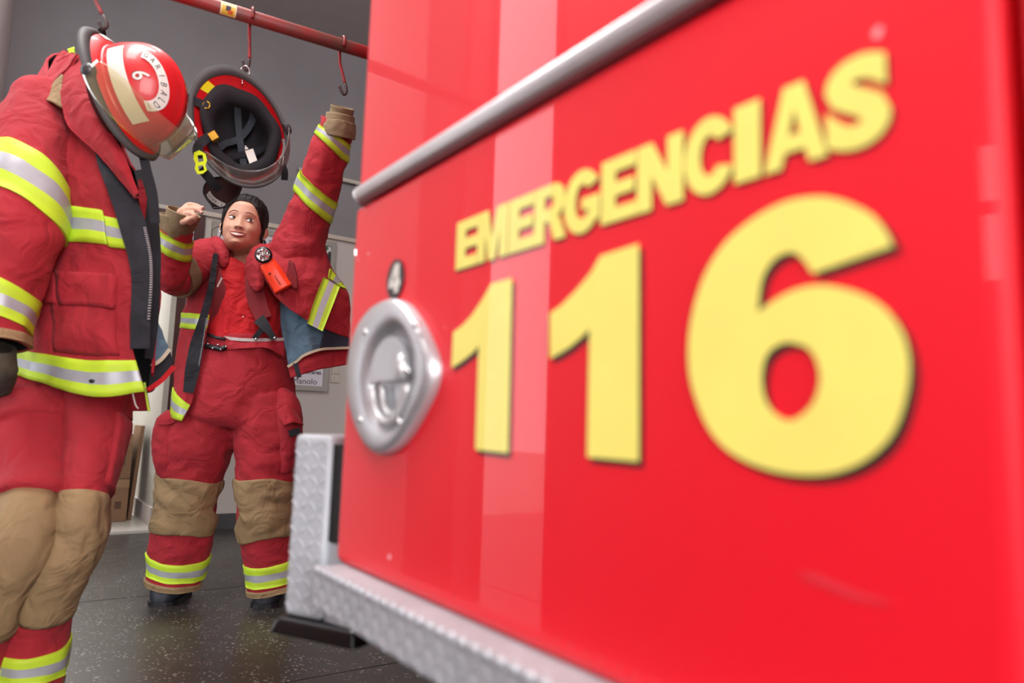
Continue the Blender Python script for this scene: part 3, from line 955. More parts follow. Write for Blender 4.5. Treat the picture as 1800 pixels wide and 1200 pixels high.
def helmet(name, org, front, up, label, scale):
    Bs = basis(front, up)*scale; org = V3(org)
    def X(p): return org+Bs.T@V3(p, dtype=float)
    h = thing(name, org, label, 'helmet', None)
    # shell: crown with ridges, flowing into the brim
    nu, nv = 22, 96
    rows = []
    for i in range(nu+1):
        ph = math.pi/2*(1-i/nu)
        r = []
        for j in range(nv):
            a = 2*math.pi*j/nv
            p = V3([DA*math.cos(a)*math.cos(ph), DB*math.sin(a)*math.cos(ph), DH*math.sin(ph)])
            # raised ridges front to back and across
            rd = .006*math.exp(-(p[0]/.008)**2)*min(1, p[2]/.05)
            rd += .0*(math.exp(-((abs(p[0])-.055)/.007)**2))*min(1, p[2]/.05)
            n_ = p/V3([DA**2, DB**2, DH**2]); n_ /= np.linalg.norm(n_)
            r.append(p+n_*rd)
        rows.append(r)
    for t in (.08, .25, .5, .75, .88):
        r = []
        for j in range(nv):
            a = 2*math.pi*j/nv
            i_, e_ = brim_in(a), brim_edge(a)
            p = i_*(1-t)+e_*t; p[2] = e_[2]*t**1.4
            r.append(p)
        rows.append(r)
    nr = len(rows)
    vo = [X(p) for r in rows for p in r]
    vi = [X(V3(p)*V3([.965, .972, .965])+V3([0, 0, -.004])) for r in rows[:nu+1] for p in r]+[X(V3(p)+V3([0, 0, -.005])) for r in rows[nu+1:] for p in r]
    f = []
    n = len(vo)
    for i in range(nr-1):
        for j in range(nv):
            q = (i*nv+j, (i+1)*nv+j, (i+1)*nv+(j+1) % nv, i*nv+(j+1) % nv)
            f.append(q); f.append(tuple(n+k for k in q[::-1]))
    for j in range(nv):
        f.append(((nr-1)*nv+j, n+(nr-1)*nv+j, n+(nr-1)*nv+(j+1) % nv, (nr-1)*nv+(j+1) % nv))
    mesh('shell', vo+vi, f, helmet_red, h, True)
    # rubber edge: a flat band wrapped round the brim
    v = []; f = []
    for j in range(nv):
        a = 2*math.pi*j/nv
        i_, e_ = brim_in(a), brim_edge(a)
        o_ = e_-i_; o_[2] = 0; o_ /= np.linalg.norm(o_)
        bt = .64
        b_ = i_*(1-bt)+e_*bt; b_[2] = e_[2]*bt**1.4
        for p in (b_+V3([0, 0, .0025]), e_+o_*.002+V3([0, 0, .003]), e_+o_*.005-V3([0, 0, .002]), e_+o_*.002-V3([0, 0, .009]), b_-V3([0, 0, .0085])): v.append(X(p))
    for j in range(nv):
        j2 = (j+1) % nv
        for k in range(5): f.append((j*5+k, j2*5+k, j2*5+(k+1) % 5, j*5+(k+1) % 5))
    mesh('brim_edge', v, f, rim_grey, h, True)
    # visor pivots
    return h, X


def side_decal(name, v2, f2, X, mt, parent, lift=.0025, side=1):
    v = [X(dome(p[0], p[1], lift, side)) for p in v2]
    return mesh(name, v, f2, mt, parent, True)


def grid2(fn, nu, nv):
    v = [fn(i/(nu-1), j/(nv-1)) for i in range(nu) for j in range(nv)]
    f = [(i*nv+j, (i+1)*nv+j, (i+1)*nv+j+1, i*nv+j+1) for i in range(nu-1) for j in range(nv-1)]
    return v, f


# --- helmet 1, seen from its right side, front down
def ipv(dx, dy, dz):      # image-right, image-down, away -> world
    return rgt*dx - upv*dy + V3([0, 1., 0])*dz


h1, X1 = helmet('fire_helmet', at(232, 170, 1.70), ipv(.30, .954, .02), ipv(.95, -.30, -.10),
                'red fire helmet numbered 6 with a clear visor, hanging on its side at left', .90)
# white band low on the side
v, f = grid2(lambda a, b_: (-.100+.205*a, .018+.040*b_), 24, 4)
side_decal('reflective_band', v, f, X1, white_sticker, h1)
# arc with the company name and the number
ac = (.004, .082)
def arcp(a, r): return (ac[0]+r*math.cos(a)*1.28, ac[1]+r*math.sin(a)*.80)
A_0, A_1 = math.radians(158), math.radians(-16)
v, f = grid2(lambda a, b_: arcp(A_0+(A_1-A_0)*a, .046+.019*b_), 40, 4)
arcb = side_decal('name_arc', v, f, X1, white_sticker, h1, .0030)
word = 'GARIBALDI'
for i, ch in enumerate(word):
    g, gf = text_mesh(ch, .0, 1.0, 2)
    mn, mx_ = g.min(0), g.max(0); wdt = (mx_[0]-mn[0]); hgt = (mx_[1]-mn[1])
    a = A_0+(A_1-A_0)*(i+.55)/len(word)
    out = []
    for p in g:
        lx = (p[0]-(mn[0]+mx_[0])/2)/hgt*.0115; ly = (p[1]-mn[1])/hgt*.0115+.050
        out.append(arcp(a-lx/.055, ly))
    side_decal('arc_letter', out, gf, X1, black_ink, arcb, .0036)
g, gf = text_mesh('6', .012, 1.0, 4)
mn, mx_ = g.min(0), g.max(0)
g6 = [(ac[0]-.004+(p[0]-(mn[0]+mx_[0])/2)/(mx_[1]-mn[1])*.036, ac[1]-.012+(p[1]-mn[1])/(mx_[1]-mn[1])*.036) for p in g]
side_decal('number_shadow', [(p[0]-.002, p[1]-.001) for p in g6], gf, X1, black_ink, h1, .0030)
side_decal('number_six', g6, gf, X1, white_sticker, h1, .0036)
# white patch on top of the brim at the back
def brim_pt(a, t, lift=.002):
    i_, e_ = brim_in(a), brim_edge(a); p = i_*(1-t)+e_*t; p[2] = e_[2]*t**1.4+lift; return p
v, f = grid2(lambda a, b_: brim_pt(-1.35-.35*a, .3+.42*b_, .0022), 6, 5)
mesh('rear_patch', [X1(p) for p in v], f, white_sticker, h1, True)

def visor(h, X, tilt, y0, z0, ztop, zbot, a0, a1, rx=.142, ry=.180, mt=visor_m, thick=.002):
    """curved face shield swung up about the side pivots"""
    ct, s_t = math.cos(tilt), math.sin(tilt)
    v = []; nu, nv = 10, 48
    for k in (0, 1):
        for i in range(nu):
            for j in range(nv):
                b_ = j/(nv-1)
                a = a0+(a1-a0)*b_
                nar = 1-.45*max(0, (abs(b_-.5)*2-.72)/.28)**2
                zz = ((ztop+zbot)/2)+((zbot-ztop)*(i/(nu-1)-.5))*nar
                x = (rx+k*thick)*math.cos(a); y = (ry+k*thick)*math.sin(a)
                v.append(X(V3([x, y0+y*ct-zz*s_t, z0+y*s_t+zz*ct])))
    f = []; n = nu*nv
    for i in range(nu-1):
        for j in range(nv-1):
            q = (i*nv+j, (i+1)*nv+j, (i+1)*nv+j+1, i*nv+j+1); f.append(q); f.append(tuple(n+k for k in q[::-1]))
    lp = [j for j in range(nv)]+[i*nv+nv-1 for i in range(1, nu)]+[(nu-1)*nv+j for j in range(nv-2, -1, -1)]+[i*nv for i in range(nu-2, -1, -1)]
    for a, b_ in zip(lp[:-1], lp[1:]): f.append((a, b_, n+b_, n+a))
    return mesh('visor', v, f, mt, h, True)


def pivot(h, X, y0, z0, side=1):
    c = V3([side*.128, y0, z0])
    pr_ = [(.0, .026), (.010, .026), (.015, .020), (.018, .010), (.018, 0)]
    v = []; f = []
    for r_, o_ in pr_[::-1]:
        for k in range(20):
            a = 2*math.pi*k/20
            v.append(X(c+V3([side*r_, o_*math.cos(a), o_*math.sin(a)])*V3([1, .75, .75])))
    v = []
    for o_, r_ in ((0, .019), (.012, .019), (.019, .014), (.022, .006)):
        for k in range(20):
            a = 2*math.pi*k/20; v.append(X(c+V3([side*o_, r_*math.cos(a), r_*math.sin(a)])))
    for i in range(3):
        for k in range(20): f.append((i*20+k, i*20+(k+1) % 20, (i+1)*20+(k+1) % 20, (i+1)*20+k))
    f += [tuple(range(20)), tuple(60+k for k in range(20))]
    return mesh('visor_pivot', v, f, dark_knob, h, True)


visor(h1, X1, .40, -.028, -.016, .060, -.036, math.radians(-2), math.radians(182), .144, .222)
pivot(h1, X1, -.036, -.020, 1); pivot(h1, X1, -.036, -.020, -1)
# inner liner below the brim and the ear flap
v = []; f = []
for i in range(5):
    for j in range(40):
        a = 2*math.pi*j/40; v.append(X1(V3([.100*math.cos(a)*(1-.05*i), .125*math.sin(a)*(1-.05*i), -.002-.018*i])))
for i in range(4):
    for j in range(40): f.append((i*40+j, (i+1)*40+j, (i+1)*40+(j+1) % 40, i*40+(j+1) % 40))
f.append(tuple(160+j for j in range(40)))
mesh('liner', v, f, mat('liner_maroon', (84, 20, 26), .9), h1, True)
# chin strap hanging down
def strap(name, pts, wd, th, mt, parent, wdir=None, seg=30):
    """flat webbing along world points"""
    p = cr(pts, seg); t = np.gradient(p, axis=0)
    v = []; f = []
    for i in range(seg):
        tt = t[i]/np.linalg.norm(t[i]); vd = p[i]-EYE; vd /= np.linalg.norm(vd)
        sdv = np.cross(tt, vd) if wdir is None else V3(wdir)-tt*(V3(wdir)@tt)
        sdv /= np.linalg.norm(sdv); nn = np.cross(tt, sdv)
        w_ = wd if not hasattr(wd, '__len__') else np.interp(i/(seg-1), np.linspace(0, 1, len(wd)), wd)
        for a, b_ in ((-1, -1), (1, -1), (1, 1), (-1, 1)): v.append(p[i]+sdv*w_/2*a+nn*th/2*b_)
    for i in range(seg-1):
        for k in range(4): f.append((i*4+k, i*4+(k+1) % 4, (i+1)*4+(k+1) % 4, (i+1)*4+k))
    f += [(3, 2, 1, 0), tuple((seg-1)*4+k for k in range(4))]
    return mesh(name, v, f, mt, parent, False)


strap('chin_strap', [at(252, 272, 1.72), at(258, 300, 1.72), at(268, 340, 1.72), at(273, 392, 1.73)], .022, .003, black_cloth, h1)

# --- helmet 2, seen from below, front down
h2, X2 = helmet('fire_helmet', at(424, 237, 1.93), ipv(.36, .90, .12), ipv(-.18, .30, .93),
                'red fire helmet seen from below with black lining, hanging above the woman', .88)
Bs2 = X2
# black padded lining: rim roll and hollow bowl
v = []; f = []
prof = [(.118, -.010), (.121, -.028), (.112, -.040), (.094, -.036), (.084, -.012), (.080, .03), (.066, .075), (.035, .10), (.002, .108)]
na = 56
for i, (r_, z_) in enumerate(prof):
    for j in range(na):
        a = 2*math.pi*j/na
        bx = 1.0+(.05*math.sin(3*a+1)+.04*math.sin(7*a))*(1 if i < 5 else .3)*.6
        q = V3([r_*.93*math.cos(a)*bx, r_*1.16*math.sin(a)*bx, z_*(1+.25*math.sin(a*2+.5)*(i < 4))])
        if math.sin(a) < -.3 and i in (0, 1, 2): q += V3([0, -.010, -.006])*(-math.sin(a))
        v.append(X2(q))
for i in range(len(prof)-1):
    for j in range(na): f.append((i*na+j, i*na+(j+1) % na, (i+1)*na+(j+1) % na, (i+1)*na+j))
lin2 = mesh('liner', v, f, mat('liner_black', (34, 32, 38), .9, noise_amt=.3, noise_scale=30, bump=.3, bump_scale=200), h2, True)
web = mat('crown_webbing', (58, 68, 76), .8, noise_amt=.2, noise_scale=40)
def hx(lst): return [X2(q) for q in lst]
strap('crown_strap', hx([(-.075, .02, -.005), (-.05, .0, .045), (0, -.01, .070), (.05, -.04, .045), (.07, -.07, -.0)]), .018, .003, web, lin2)
strap('crown_strap', hx([(.03, -.10, .0), (.015, -.06, .045), (0, -.01, .068), (-.02, .06, .045), (-.03, .10, -.0)]), .018, .003, web, lin2)
strap('crown_strap', hx([(-.08, .055, -.005), (-.03, .05, .03), (.03, .055, .03), (.08, .05, -.005)]), .016, .003, black_cloth, lin2)
v, f = grid2(lambda a, b_: (-.006+.026*b_-.006*a, .045+.050*a, .022-.026*a), 4, 3)
mesh('size_tag', [X2(p) for p in v], f, white_sticker, lin2, False)
v, f = grid2(lambda a, b_: (-.004+.012*b_*(1-a)+.006*a-.0, .040-.014*a, .030), 3, 3)
mesh('size_tag', [X2(p) for p in v], f, white_sticker, lin2, False)
# yellow patch under the back brim
v, f = grid2(lambda a, b_: brim_pt(-1.92+.27*b_-.16*(1-a), .62-.56*a, -.0075), 8, 5)
mesh('reflective_patch', [X2(p) for p in v], f, yellow_sticker, h2, False)
# white torn edging behind the visor
v, f = grid2(lambda a, b_: brim_pt(math.radians(20)+math.radians(140)*a, .30+.28*b_+.06*math.sin(a*26), -.0095-.004*math.sin(a*15)), 40, 4)
mesh('visor_seal', [X2(p) for p in v], f, mat('seal_grey', (178, 178, 172), .7, noise_amt=.2, noise_scale=40), h2, True)
visor_grey = bpy.data.materials.new('visor_clear'); visor_grey.use_nodes = True
nt = visor_grey.node_tree
tr = nt.nodes.new('ShaderNodeBsdfTransparent'); tr.inputs[0].default_value = (.88, .87, .86, 1)
df = nt.nodes.new('ShaderNodeBsdfDiffuse'); df.inputs[0].default_value = (.42, .41, .40, 1)
gl = nt.nodes.new('ShaderNodeBsdfGlossy'); gl.inputs['Roughness'].default_value = .1
m0 = nt.nodes.new('ShaderNodeMixShader'); m0.inputs[0].default_value = .34
m1 = nt.nodes.new('ShaderNodeMixShader'); m1.inputs[0].default_value = .08
nt.links.new(tr.outputs[0], m0.inputs[1]); nt.links.new(df.outputs[0], m0.inputs[2]); nt.links.new(m0.outputs[0], m1.inputs[1]); nt.links.new(gl.outputs[0], m1.inputs[2])
nt.links.new(m1.outputs[0], nt.nodes['Material Output'].inputs[0])
visor(h2, X2, -.30, -.01, -.018, -.010, -.095, math.radians(24), math.radians(156), .140, .205, visor_grey)
pivot(h2, X2, .03, -.03, 1)
# straps and buckle on its left
strap('chin_strap', [at(326, 171, 1.86), at(342, 177, 1.855), at(366, 188, 1.86)], .022, .003, black_cloth, h2)
MB().tube([at(363+6*math.cos(a), 185+6*math.sin(a), 1.852) for a in np.linspace(0, 6.28, 16)], .0022, 8, closed=False).build('strap_ring', gold, h2, True)
strap('chin_strap', [at(368, 240, 1.86), at(354, 250, 1.84), at(347, 262, 1.84), at(349, 278, 1.84)], .024, .005, black_cloth, h2)
strap('strap_wrap', [at(372, 234, 1.855), at(380, 246, 1.85)], .020, .010, gold, h2)
strap('chin_strap', [at(353, 296, 1.845), at(360, 304, 1.86), at(373, 320, 1.89), at(385, 334, 1.93)], .024, .004, black_cloth, h2)
# the buckle: a frame with a slot and prongs
bk = [(341, 268), (350, 264), (361, 270), (364, 282), (361, 290), (364, 299), (357, 305), (347, 306), (342, 296), (344, 288), (340, 279)]
bh = [(348, 292), (357, 290), (359, 299), (350, 301)]; bh2 = [(347, 273), (356, 272), (358, 283), (349, 285)]
v2, f2 = fill2d(bk, (bh, bh2))
v, f = thick2d(v2, f2, lambda x, y, t_: at(x, y, 1.835-t_), .010)
bko = mesh('buckle', v, f, neon, h2, False); bko['label'] = 'yellow plastic buckle'
strap('chin_strap', [at(492, 282, 1.90), at(500, 300, 1.91), at(500, 316, 1.93)], .018, .004, black_cloth, h2)
MB().tube([at(493, 275, 1.89), at(499, 275, 1.89), at(497, 290, 1.89), at(491, 290, 1.89)], .002, 8, closed=True).build('strap_ring', chrome, h2, True)
# key ring on the hook and the wire to the brim
MB().tube([at(431+8*math.cos(a), 125+9*math.sin(a), 1.905) for a in np.linspace(0, 2*math.pi, 24, endpoint=False)], .0017, 8, closed=True).build('hanging_ring', chrome, h2, True)
MB().tube([at(429, 132, 1.90), at(426, 140, 1.89), at(426, 148, 1.885)], .0016, 8).build('hanging_wire', chrome, h2, True)
# leather shield at the front of the crown with a lettered band
shl = [(362, 322), (358, 336), (362, 347), (372, 360), (377, 366), (396, 363), (412, 352), (420, 340), (425, 320), (405, 312), (378, 312)]
v2, f2 = fill2d([tuple(q) for q in cr(shl, 44, True)])
v, f = thick2d(v2, f2, lambda x, y, t_: at(x, y, 2.05-t_), .006)
shd = mesh('front_shield', v, f, mat('shield_leather', (52, 24, 26), .35, noise_amt=.4, noise_scale=14), h2, False); shd['label'] = 'dark leather shield with lettered band'
v, f = grid2(lambda a, b_: at(*( V3([366, 339])*(1-a)**2+2*a*(1-a)*V3([370, 352])+V3([394, 362])*a*a + V3([-3+6*b_, 3-7*b_]) ), 2.042), 14, 3)
bnd = mesh('shield_band', v, f, mat('band_grey', (176, 172, 166), .6), shd, False)
for i, ch in enumerate('GARIBALDI'[::-1][:7]):
    g, gf = text_mesh(ch, 0, 1, 2); mn, mx_ = g.min(0), g.max(0)
    a = (i+.6)/7.4
    c_ = V3([366, 339])*(1-a)**2+2*a*(1-a)*V3([370, 352])+V3([394, 362])*a*a
    tg = 2*(1-a)*(V3([370, 352])-V3([366, 339]))+2*a*(V3([394, 362])-V3([370, 352])); tg /= np.linalg.norm(tg); ng = V3([-tg[1], tg[0]])
    vv = []
    for p in g:
        lx = (p[0]-(mn[0]+mx_[0])/2)/(mx_[1]-mn[1])*4.6; ly = ((p[1]-mn[1])/(mx_[1]-mn[1])-.5)*4.6
        q = c_-tg*lx+ng*ly; vv.append(at(q[0], q[1], 2.040))
    mesh('band_letter', vv, gf, black_ink, bnd, False)
MB().tube([at(x, y, 2.044) for x, y in cr(shl, 44, True)], .003, 8, closed=True).build('shield_edge', black_plastic, shd, True)

# ================================================================== HANGING TURNOUT GEAR (left)
jk = thing('turnout_jacket', at(140, 650, 1.9), 'empty red turnout jacket with lime and silver tape hanging open at far left', 'jacket')
jb = sheetsurf([
    [(150, 150, 1.93), (140, 110, 1.98), (125, 92, 2.0), (100, 97, 1.98), (85, 115, 1.93), (95, 145, 1.86), (120, 175, 1.82), (165, 235, 1.76)],
    [(238, 300, 1.95), (200, 250, 2.05), (120, 200, 2.08), (50, 200, 2.02), (25, 230, 1.92), (60, 260, 1.82), (130, 285, 1.76), (196, 290, 1.74)],
    [(268, 380, 1.92), (235, 370, 2.05), (140, 360, 2.10), (40, 360, 2.03), (15, 370, 1.92), (70, 375, 1.82), (150, 382, 1.755), (218, 395, 1.73)],
    [(277, 470, 1.90), (245, 480, 2.05), (150, 480, 2.10), (40, 480, 2.03), (10, 490, 1.92), (60, 490, 1.82), (150, 490, 1.74), (238, 490, 1.72)],
    [(274, 570, 1.90), (250, 580, 2.05), (150, 580, 2.10), (35, 580, 2.03), (0, 580, 1.92), (60, 580, 1.80), (150, 585, 1.73), (232, 590, 1.73)],
    [(266, 650, 1.92), (258, 690, 2.02), (150, 690, 2.10), (30, 670, 2.03), (-10, 645, 1.92), (62, 668, 1.79), (165, 697, 1.72), (255, 688, 1.74)],
], 90, 120, .016, 3, 5.5, 4.0, (.6, .9))
jbody = jb.solid('jacket_body', aramid, jk, .007, black_cloth)
tape(jb, jbody, .888, 1.0, .60, 1.0, .004, 60)
tape(jb, jbody, .365, .485, .795, .932, .005, 24)
tape(jb, jbody, .385, .492, .938, .995, .009, 14)
jb.patch('pocket', aramid, jbody, .655, .872, .775, .955, lambda a, b_: .013*min(1, 4*a, 4*(1-a), 5*b_, 5*(1-b_))+.004, 16, 20)
jb.patch('pocket_flap', aramid, jbody, .585, .705, .80, .955, .020, 8, 16, lambda b_: .006-.014*(1-b_))
jb.patch('side_flap', aramid, jbody, .585, .695, .735, .792, .014, 8, 10)
stain = MB()
MB().ball(jb.at(.953, .865, .006), (.008, .003, .005), nu=5, nv=8).build('tape_stain', black_plastic, jbody, True)
# sleeve towards the camera
sl = tubesurf([(78, 175, 1.86, 44, .08), (62, 235, 1.81, 60, .10), (48, 310, 1.75, 66, .105), (36, 400, 1.71, 68, .105), (18, 480, 1.69, 58, .10), (4, 550, 1.68, 48, .09), (-6, 606, 1.67, 44, .085)], 70, 60, .016, 11, 6, 5)
sleeve = sl.solid('sleeve', aramid, jk, .008, black_cloth)
tape(sl, sleeve, .335, .475, 0, 1, .005, 60, lambda b_: .055*-math.cos(2*math.pi*b_))
tape(sl, sleeve, .735, .895, 0, 1, .005, 60, lambda b_: .045*-math.cos(2*math.pi*b_))
sl.patch('cuff_band', tan, sleeve, .955, 1.0, 0, 1, .005, 4, 60, lambda b_: ((.955, 1.0)))
# tan shoulder patch, name patch, shoulder strap
sh = sheetsurf([[(108, 130, 1.78), (108, 160, 1.76), (109, 188, 1.745)], [(86, 150, 1.80), (88, 166, 1.77), (92, 178, 1.745)], [(62, 166, 1.82), (64, 169, 1.80), (68, 172, 1.775)]], 14, 14)
sh.solid('shoulder_patch', tan, jk, .006)
ys = sheetsurf([[(112, 88, 1.90), (100, 100, 1.90), (84, 125, 1.88), (72, 150, 1.86)], [(136, 95, 1.80), (122, 115, 1.79), (100, 138, 1.79), (70, 164, 1.80)]], 14, 20, .004, 2, 12, 12)
ys.solid('shoulder_yoke', aramid, jk, .008)
np_ = sheetsurf([[(49, 196, 1.715), (66, 199, 1.715)], [(44, 210, 1.71), (60, 212, 1.71)]], 8, 8); np_.solid('name_patch', mat('patch_white', (214, 190, 176), .7, noise_amt=.15, noise_scale=60), jk, .004)
np_ = sheetsurf([[(48, 213, 1.708), (73, 211, 1.71)], [(42, 222, 1.705), (62, 221, 1.71)]], 8, 8); np_.solid('name_patch', mat('patch_white', (214, 190, 176), .7), jk, .004)
np_ = sheetsurf([[(118, 86, 1.84), (130, 82, 1.84)], [(121, 93, 1.84), (131, 97, 1.84)]], 8, 8); np_.solid('tape_tab', lime, jk, .004)
# collar turned down into a long lapel
co = sheetsurf([[(100, 108, 1.86), (108, 165, 1.76), (118, 215, 1.73), (143, 243, 1.715), (183, 283, 1.70), (238, 349, 1.69)],
                [(118, 100, 1.84), (128, 150, 1.74), (146, 195, 1.70), (168, 228, 1.685), (202, 275, 1.68), (240, 343, 1.685)],
                [(140, 98, 1.83), (152, 140, 1.76), (170, 180, 1.71), (190, 224, 1.69), (216, 268, 1.69), (243, 338, 1.69)]], 30, 60, .006, 5, 10, 8)
co.solid('collar', aramid, jk, .012, black_cloth)
strap('placket', [at(168, 240, 1.735), at(188, 288, 1.725), at(213, 340, 1.715), at(236, 405, 1.71), at(250, 480, 1.705), at(247, 560, 1.712), at(246, 612, 1.725)], [.018, .040, .054, .060, .048, .042, .042], .010, dusty_black, jk)
# zipper teeth along the placket
zp = cr([at(254, 400, 1.702), at(264, 450, 1.698), (at(265, 500, 1.698)), at(261, 560, 1.705)], 40)
mb = MB()
for p in zp: mb.box(p-V3([.003, 0, .0012]), V3([.006, 0, 0]), V3([0, .003, 0]), Z*.0024)
zo = mb.build('zipper', alu, jk); zo['kind'] = 'stuff'
strap('inner_placket', [at(243, 300, 1.90), at(262, 360, 1.87), at(270, 430, 1.85), at(270, 500, 1.85), at(267, 570, 1.86), at(262, 630, 1.87)], [.02, .034, .034, .032, .030, .02], .006, black_cloth, jk)
strap('front_edge', [at(246, 316, 1.86), at(251, 350, 1.85), at(253, 392, 1.85)], [.010, .020, .003], .005, aramid, jk)
strap('front_edge', [at(280, 420, 1.89), at(279, 520, 1.885), at(272, 600, 1.885), at(268, 655, 1.89)], [.004, .006, .008, .006], .010, aramid, jk)
strap('tape_edge', [at(279, 431, 1.875), at(279, 482, 1.875)], .0055, .004, lime, jk)
lg = sheetsurf([[(246, 535, 1.95), (262, 548, 1.95), (276, 566, 1.97)], [(255, 590, 1.93), (272, 590, 1.94), (288, 590, 1.97)], [(268, 641, 1.93), (283, 630, 1.95), (297, 612, 1.97)]], 20, 20, .006, 8, 14, 10)
lg.solid('lining', lining, jk, .005)
strap('binding', [at(266, 643, 1.925), at(283, 632, 1.945), at(298, 614, 1.965)], .010, .006, cream, jk)
hm = sheetsurf([[(264, 645, 1.94), (284, 634, 1.96), (299, 616, 1.98)], [(261, 682, 1.94), (284, 664, 1.96), (305, 640, 1.98)]], 10, 12); hm.solid('hem_inside', black_cloth, jk, .006)
strap('hem_edge', [at(259, 686, 1.935), at(284, 668, 1.955), at(306, 644, 1.975)], .013, .010, shirt_red, jk)
bh = sheetsurf([[(170, 690, 2.0), (215, 690, 2.0), (256, 684, 1.98)], [(175, 716, 2.0), (220, 722, 2.0), (262, 722, 1.98)]], 10, 16, .004, 6, 12, 12); bh.solid('rear_hem', aramid, jk, .006)
strap('tape_edge', [at(254, 672, 1.96), at(258, 700, 1.96), at(262, 723, 1.965)], .006, .006, lime, jk)
strap('draw_cord', [at(233, 690, 1.93), at(238, 710, 1.93), at(243, 718, 1.93)], .004, .003, white_sticker, jk)
strap('hanging_loop', [at(148, 100, 1.88), at(166, 70, 1.84), at(180, 52, 1.80), at(178, 80, 1.86), at(140, 104, 1.93)], .012, .003, black_cloth, jk)

tr_ = thing('turnout_trousers', at(60, 1190, 1.82), 'empty red turnout trousers with tan knees hanging below the jacket at far left', 'trousers')
rl = tubesurf([(164, 690, 1.94, 54, .10), (160, 770, 1.90, 50, .105), (150, 850, 1.83, 39, .10), (132, 930, 1.80, 43, .10), (92, 1010, 1.80, 47, .10), (66, 1085, 1.82, 52, .10), (54, 1150, 1.83, 54, .10), (42, 1205, 1.83, 50, .095)], 80, 60, .012, 21, 6, 6)
ll = tubesurf([(60, 690, 1.95, 76, .11), (56, 770, 1.90, 66, .115), (56, 860, 1.82, 52, .11), (36, 940, 1.73, 52, .105), (2, 1020, 1.73, 50, .10), (-30, 1100, 1.75, 50, .10), (-48, 1170, 1.77, 52, .10), (-58, 1225, 1.77, 50, .095)], 80, 60, .012, 27, 6, 6)
rleg = rl.solid('leg', aramid, tr_, .006, black_cloth); lleg = ll.solid('leg', aramid, tr_, .006, black_cloth)
ws = tubesurf([(112, 640, 1.96, 98, .10), (112, 700, 1.95, 108, .12), (112, 745, 1.94, 104, .12)], 20, 60, .008, 23, 6, 6); ws.solid('waist', aramid, tr_, .006, black_cloth)
wr = lambda sd_: (lambda a, b_: .007+.005*abs(math.sin(6.5*a+3*b_*math.sin(4*a+sd_)))*min(1, 6*a, 6*(1-a)))
rl.patch('knee_patch', tan, rleg, .335, .665, -.06, .56, wr(1), 26, 30)
ll.patch('knee_patch', tan, lleg, .335, .645, .09, .56, wr(2), 26, 30, lambda b_: .04*math.sin(math.pi*b_))
ll.patch('cargo_pocket', aramid, lleg, .09, .345, -.1, .52, .024, 16, 24, lambda b_: .04*math.sin(math.pi*b_))
ll.patch('pocket_flap', aramid, lleg, .05, .16, -.1, .53, .032, 6, 24, None)
rl.patch('cargo_pocket', aramid, rleg, .10, .315, .36, .60, .012, 12, 16, None)
tape(rl, rleg, .800, .925, 0, 1, .004, 60)
tape(ll, lleg, .800, .925, 0, 1, .004, 60)
rl.patch('cuff_band', tan, rleg, .965, 1.0, 0, 1, .005, 4, 60); ll.patch('cuff_band', tan, lleg, .965, 1.0, 0, 1, .005, 4, 60)
gl_ = tubesurf([(-4, 610, 1.68, 25, .04), (-8, 648, 1.70, 32, .05), (-12, 686, 1.72, 26, .04)], 16, 20, .006, 4, 20, 20)
g_ = thing('work_glove', at(-8, 690, 1.71), 'dark glove tucked below the jacket cuff at the left edge', 'glove')
gl_.solid('glove', mat('glove_black', (40, 38, 36), .8, rgb2=(88, 80, 66), noise_scale=20), g_, .006)

# ================================================================== THE WOMAN
pr_ = thing('person', at(385, 1068, 2.86), 'smiling dark-haired woman in red firefighting gear, one arm raised, looking up', 'person')
HC = at(428, 401, 2.84)
yaw, pit, rol = math.radians(12), math.radians(10), math.radians(5)
Rx = V3([[1, 0, 0], [0, math.cos(pit), math.sin(pit)], [0, -math.sin(pit), math.cos(pit)]])
Rz = V3([[math.cos(yaw), -math.sin(yaw), 0], [math.sin(yaw), math.cos(yaw), 0], [0, 0, 1]])
Ry = V3([[math.cos(rol), 0, math.sin(rol)], [0, 1, 0], [-math.sin(rol), 0, math.cos(rol)]])
HR = Ry@Rz@Rx
HS = 1.05
def HX(p): return HC+HR@(V3(p, dtype=float)*HS)


zs = [-.110, -.106, -.097, -.082, -.06, -.03, 0., .03, .06, .085, .102, .113, .118]
wv = [.010, .026, .041, .053, .0625, .0705, .073, .075, .074, .066, .051, .030, .004]
fv = [.070, .084, .092, .092, .089, .087, .086, .090, .090, .078, .058, .034, .004]
bv = [.0, .0, .005, .03, .06, .08, .095, .102, .100, .088, .068, .040, .005]
def hw(z): return np.interp(z, zs, wv)
def hf(z): return np.interp(z, zs, fv)
def hb(z): return np.interp(z, zs, bv)
def ga(d, s_): return math.exp(-(d/s_)**2)
def bumps(x, z):
    b_ = 0
    # nose: bridge, tip and wings
    if z < .03:
        t = (0.022-z)/.058
        if 0 < t < 1.25:
            hgt = .017*min(t, 1)**1.2 if t <= 1 else .017*max(0, 1-(t-1)/.25)
            b_ += hgt*ga(x, .0075+.006*min(t, 1))
    b_ += .006*(ga(abs(x)-.013, .006)*ga(z+.036, .008))
    b_ -= .0075*ga(abs(x)-.030, .015)*ga(z-.004, .011)
    b_ += .0035*ga(abs(x)-.030, .016)*ga(z-.024, .008)
    b_ += .0075*ga(abs(x)-.040, .017)*ga(z+.034, .018)
    b_ += .005*ga(x, .026)*ga(z+.066, .014)
    b_ -= .002*ga(x, .02)*ga(z+.086, .005)
    b_ += .006*ga(x, .018)*ga(z+.096, .011)
    b_ -= .003*ga(abs(x)-.036, .008)*ga(z+.058, .014)
    return b_
def fy(x, z):
    w_ = hw(z); q = max(0, 1-(x/w_)**2)
    return -hf(z)*q**.42-bumps(x, z)


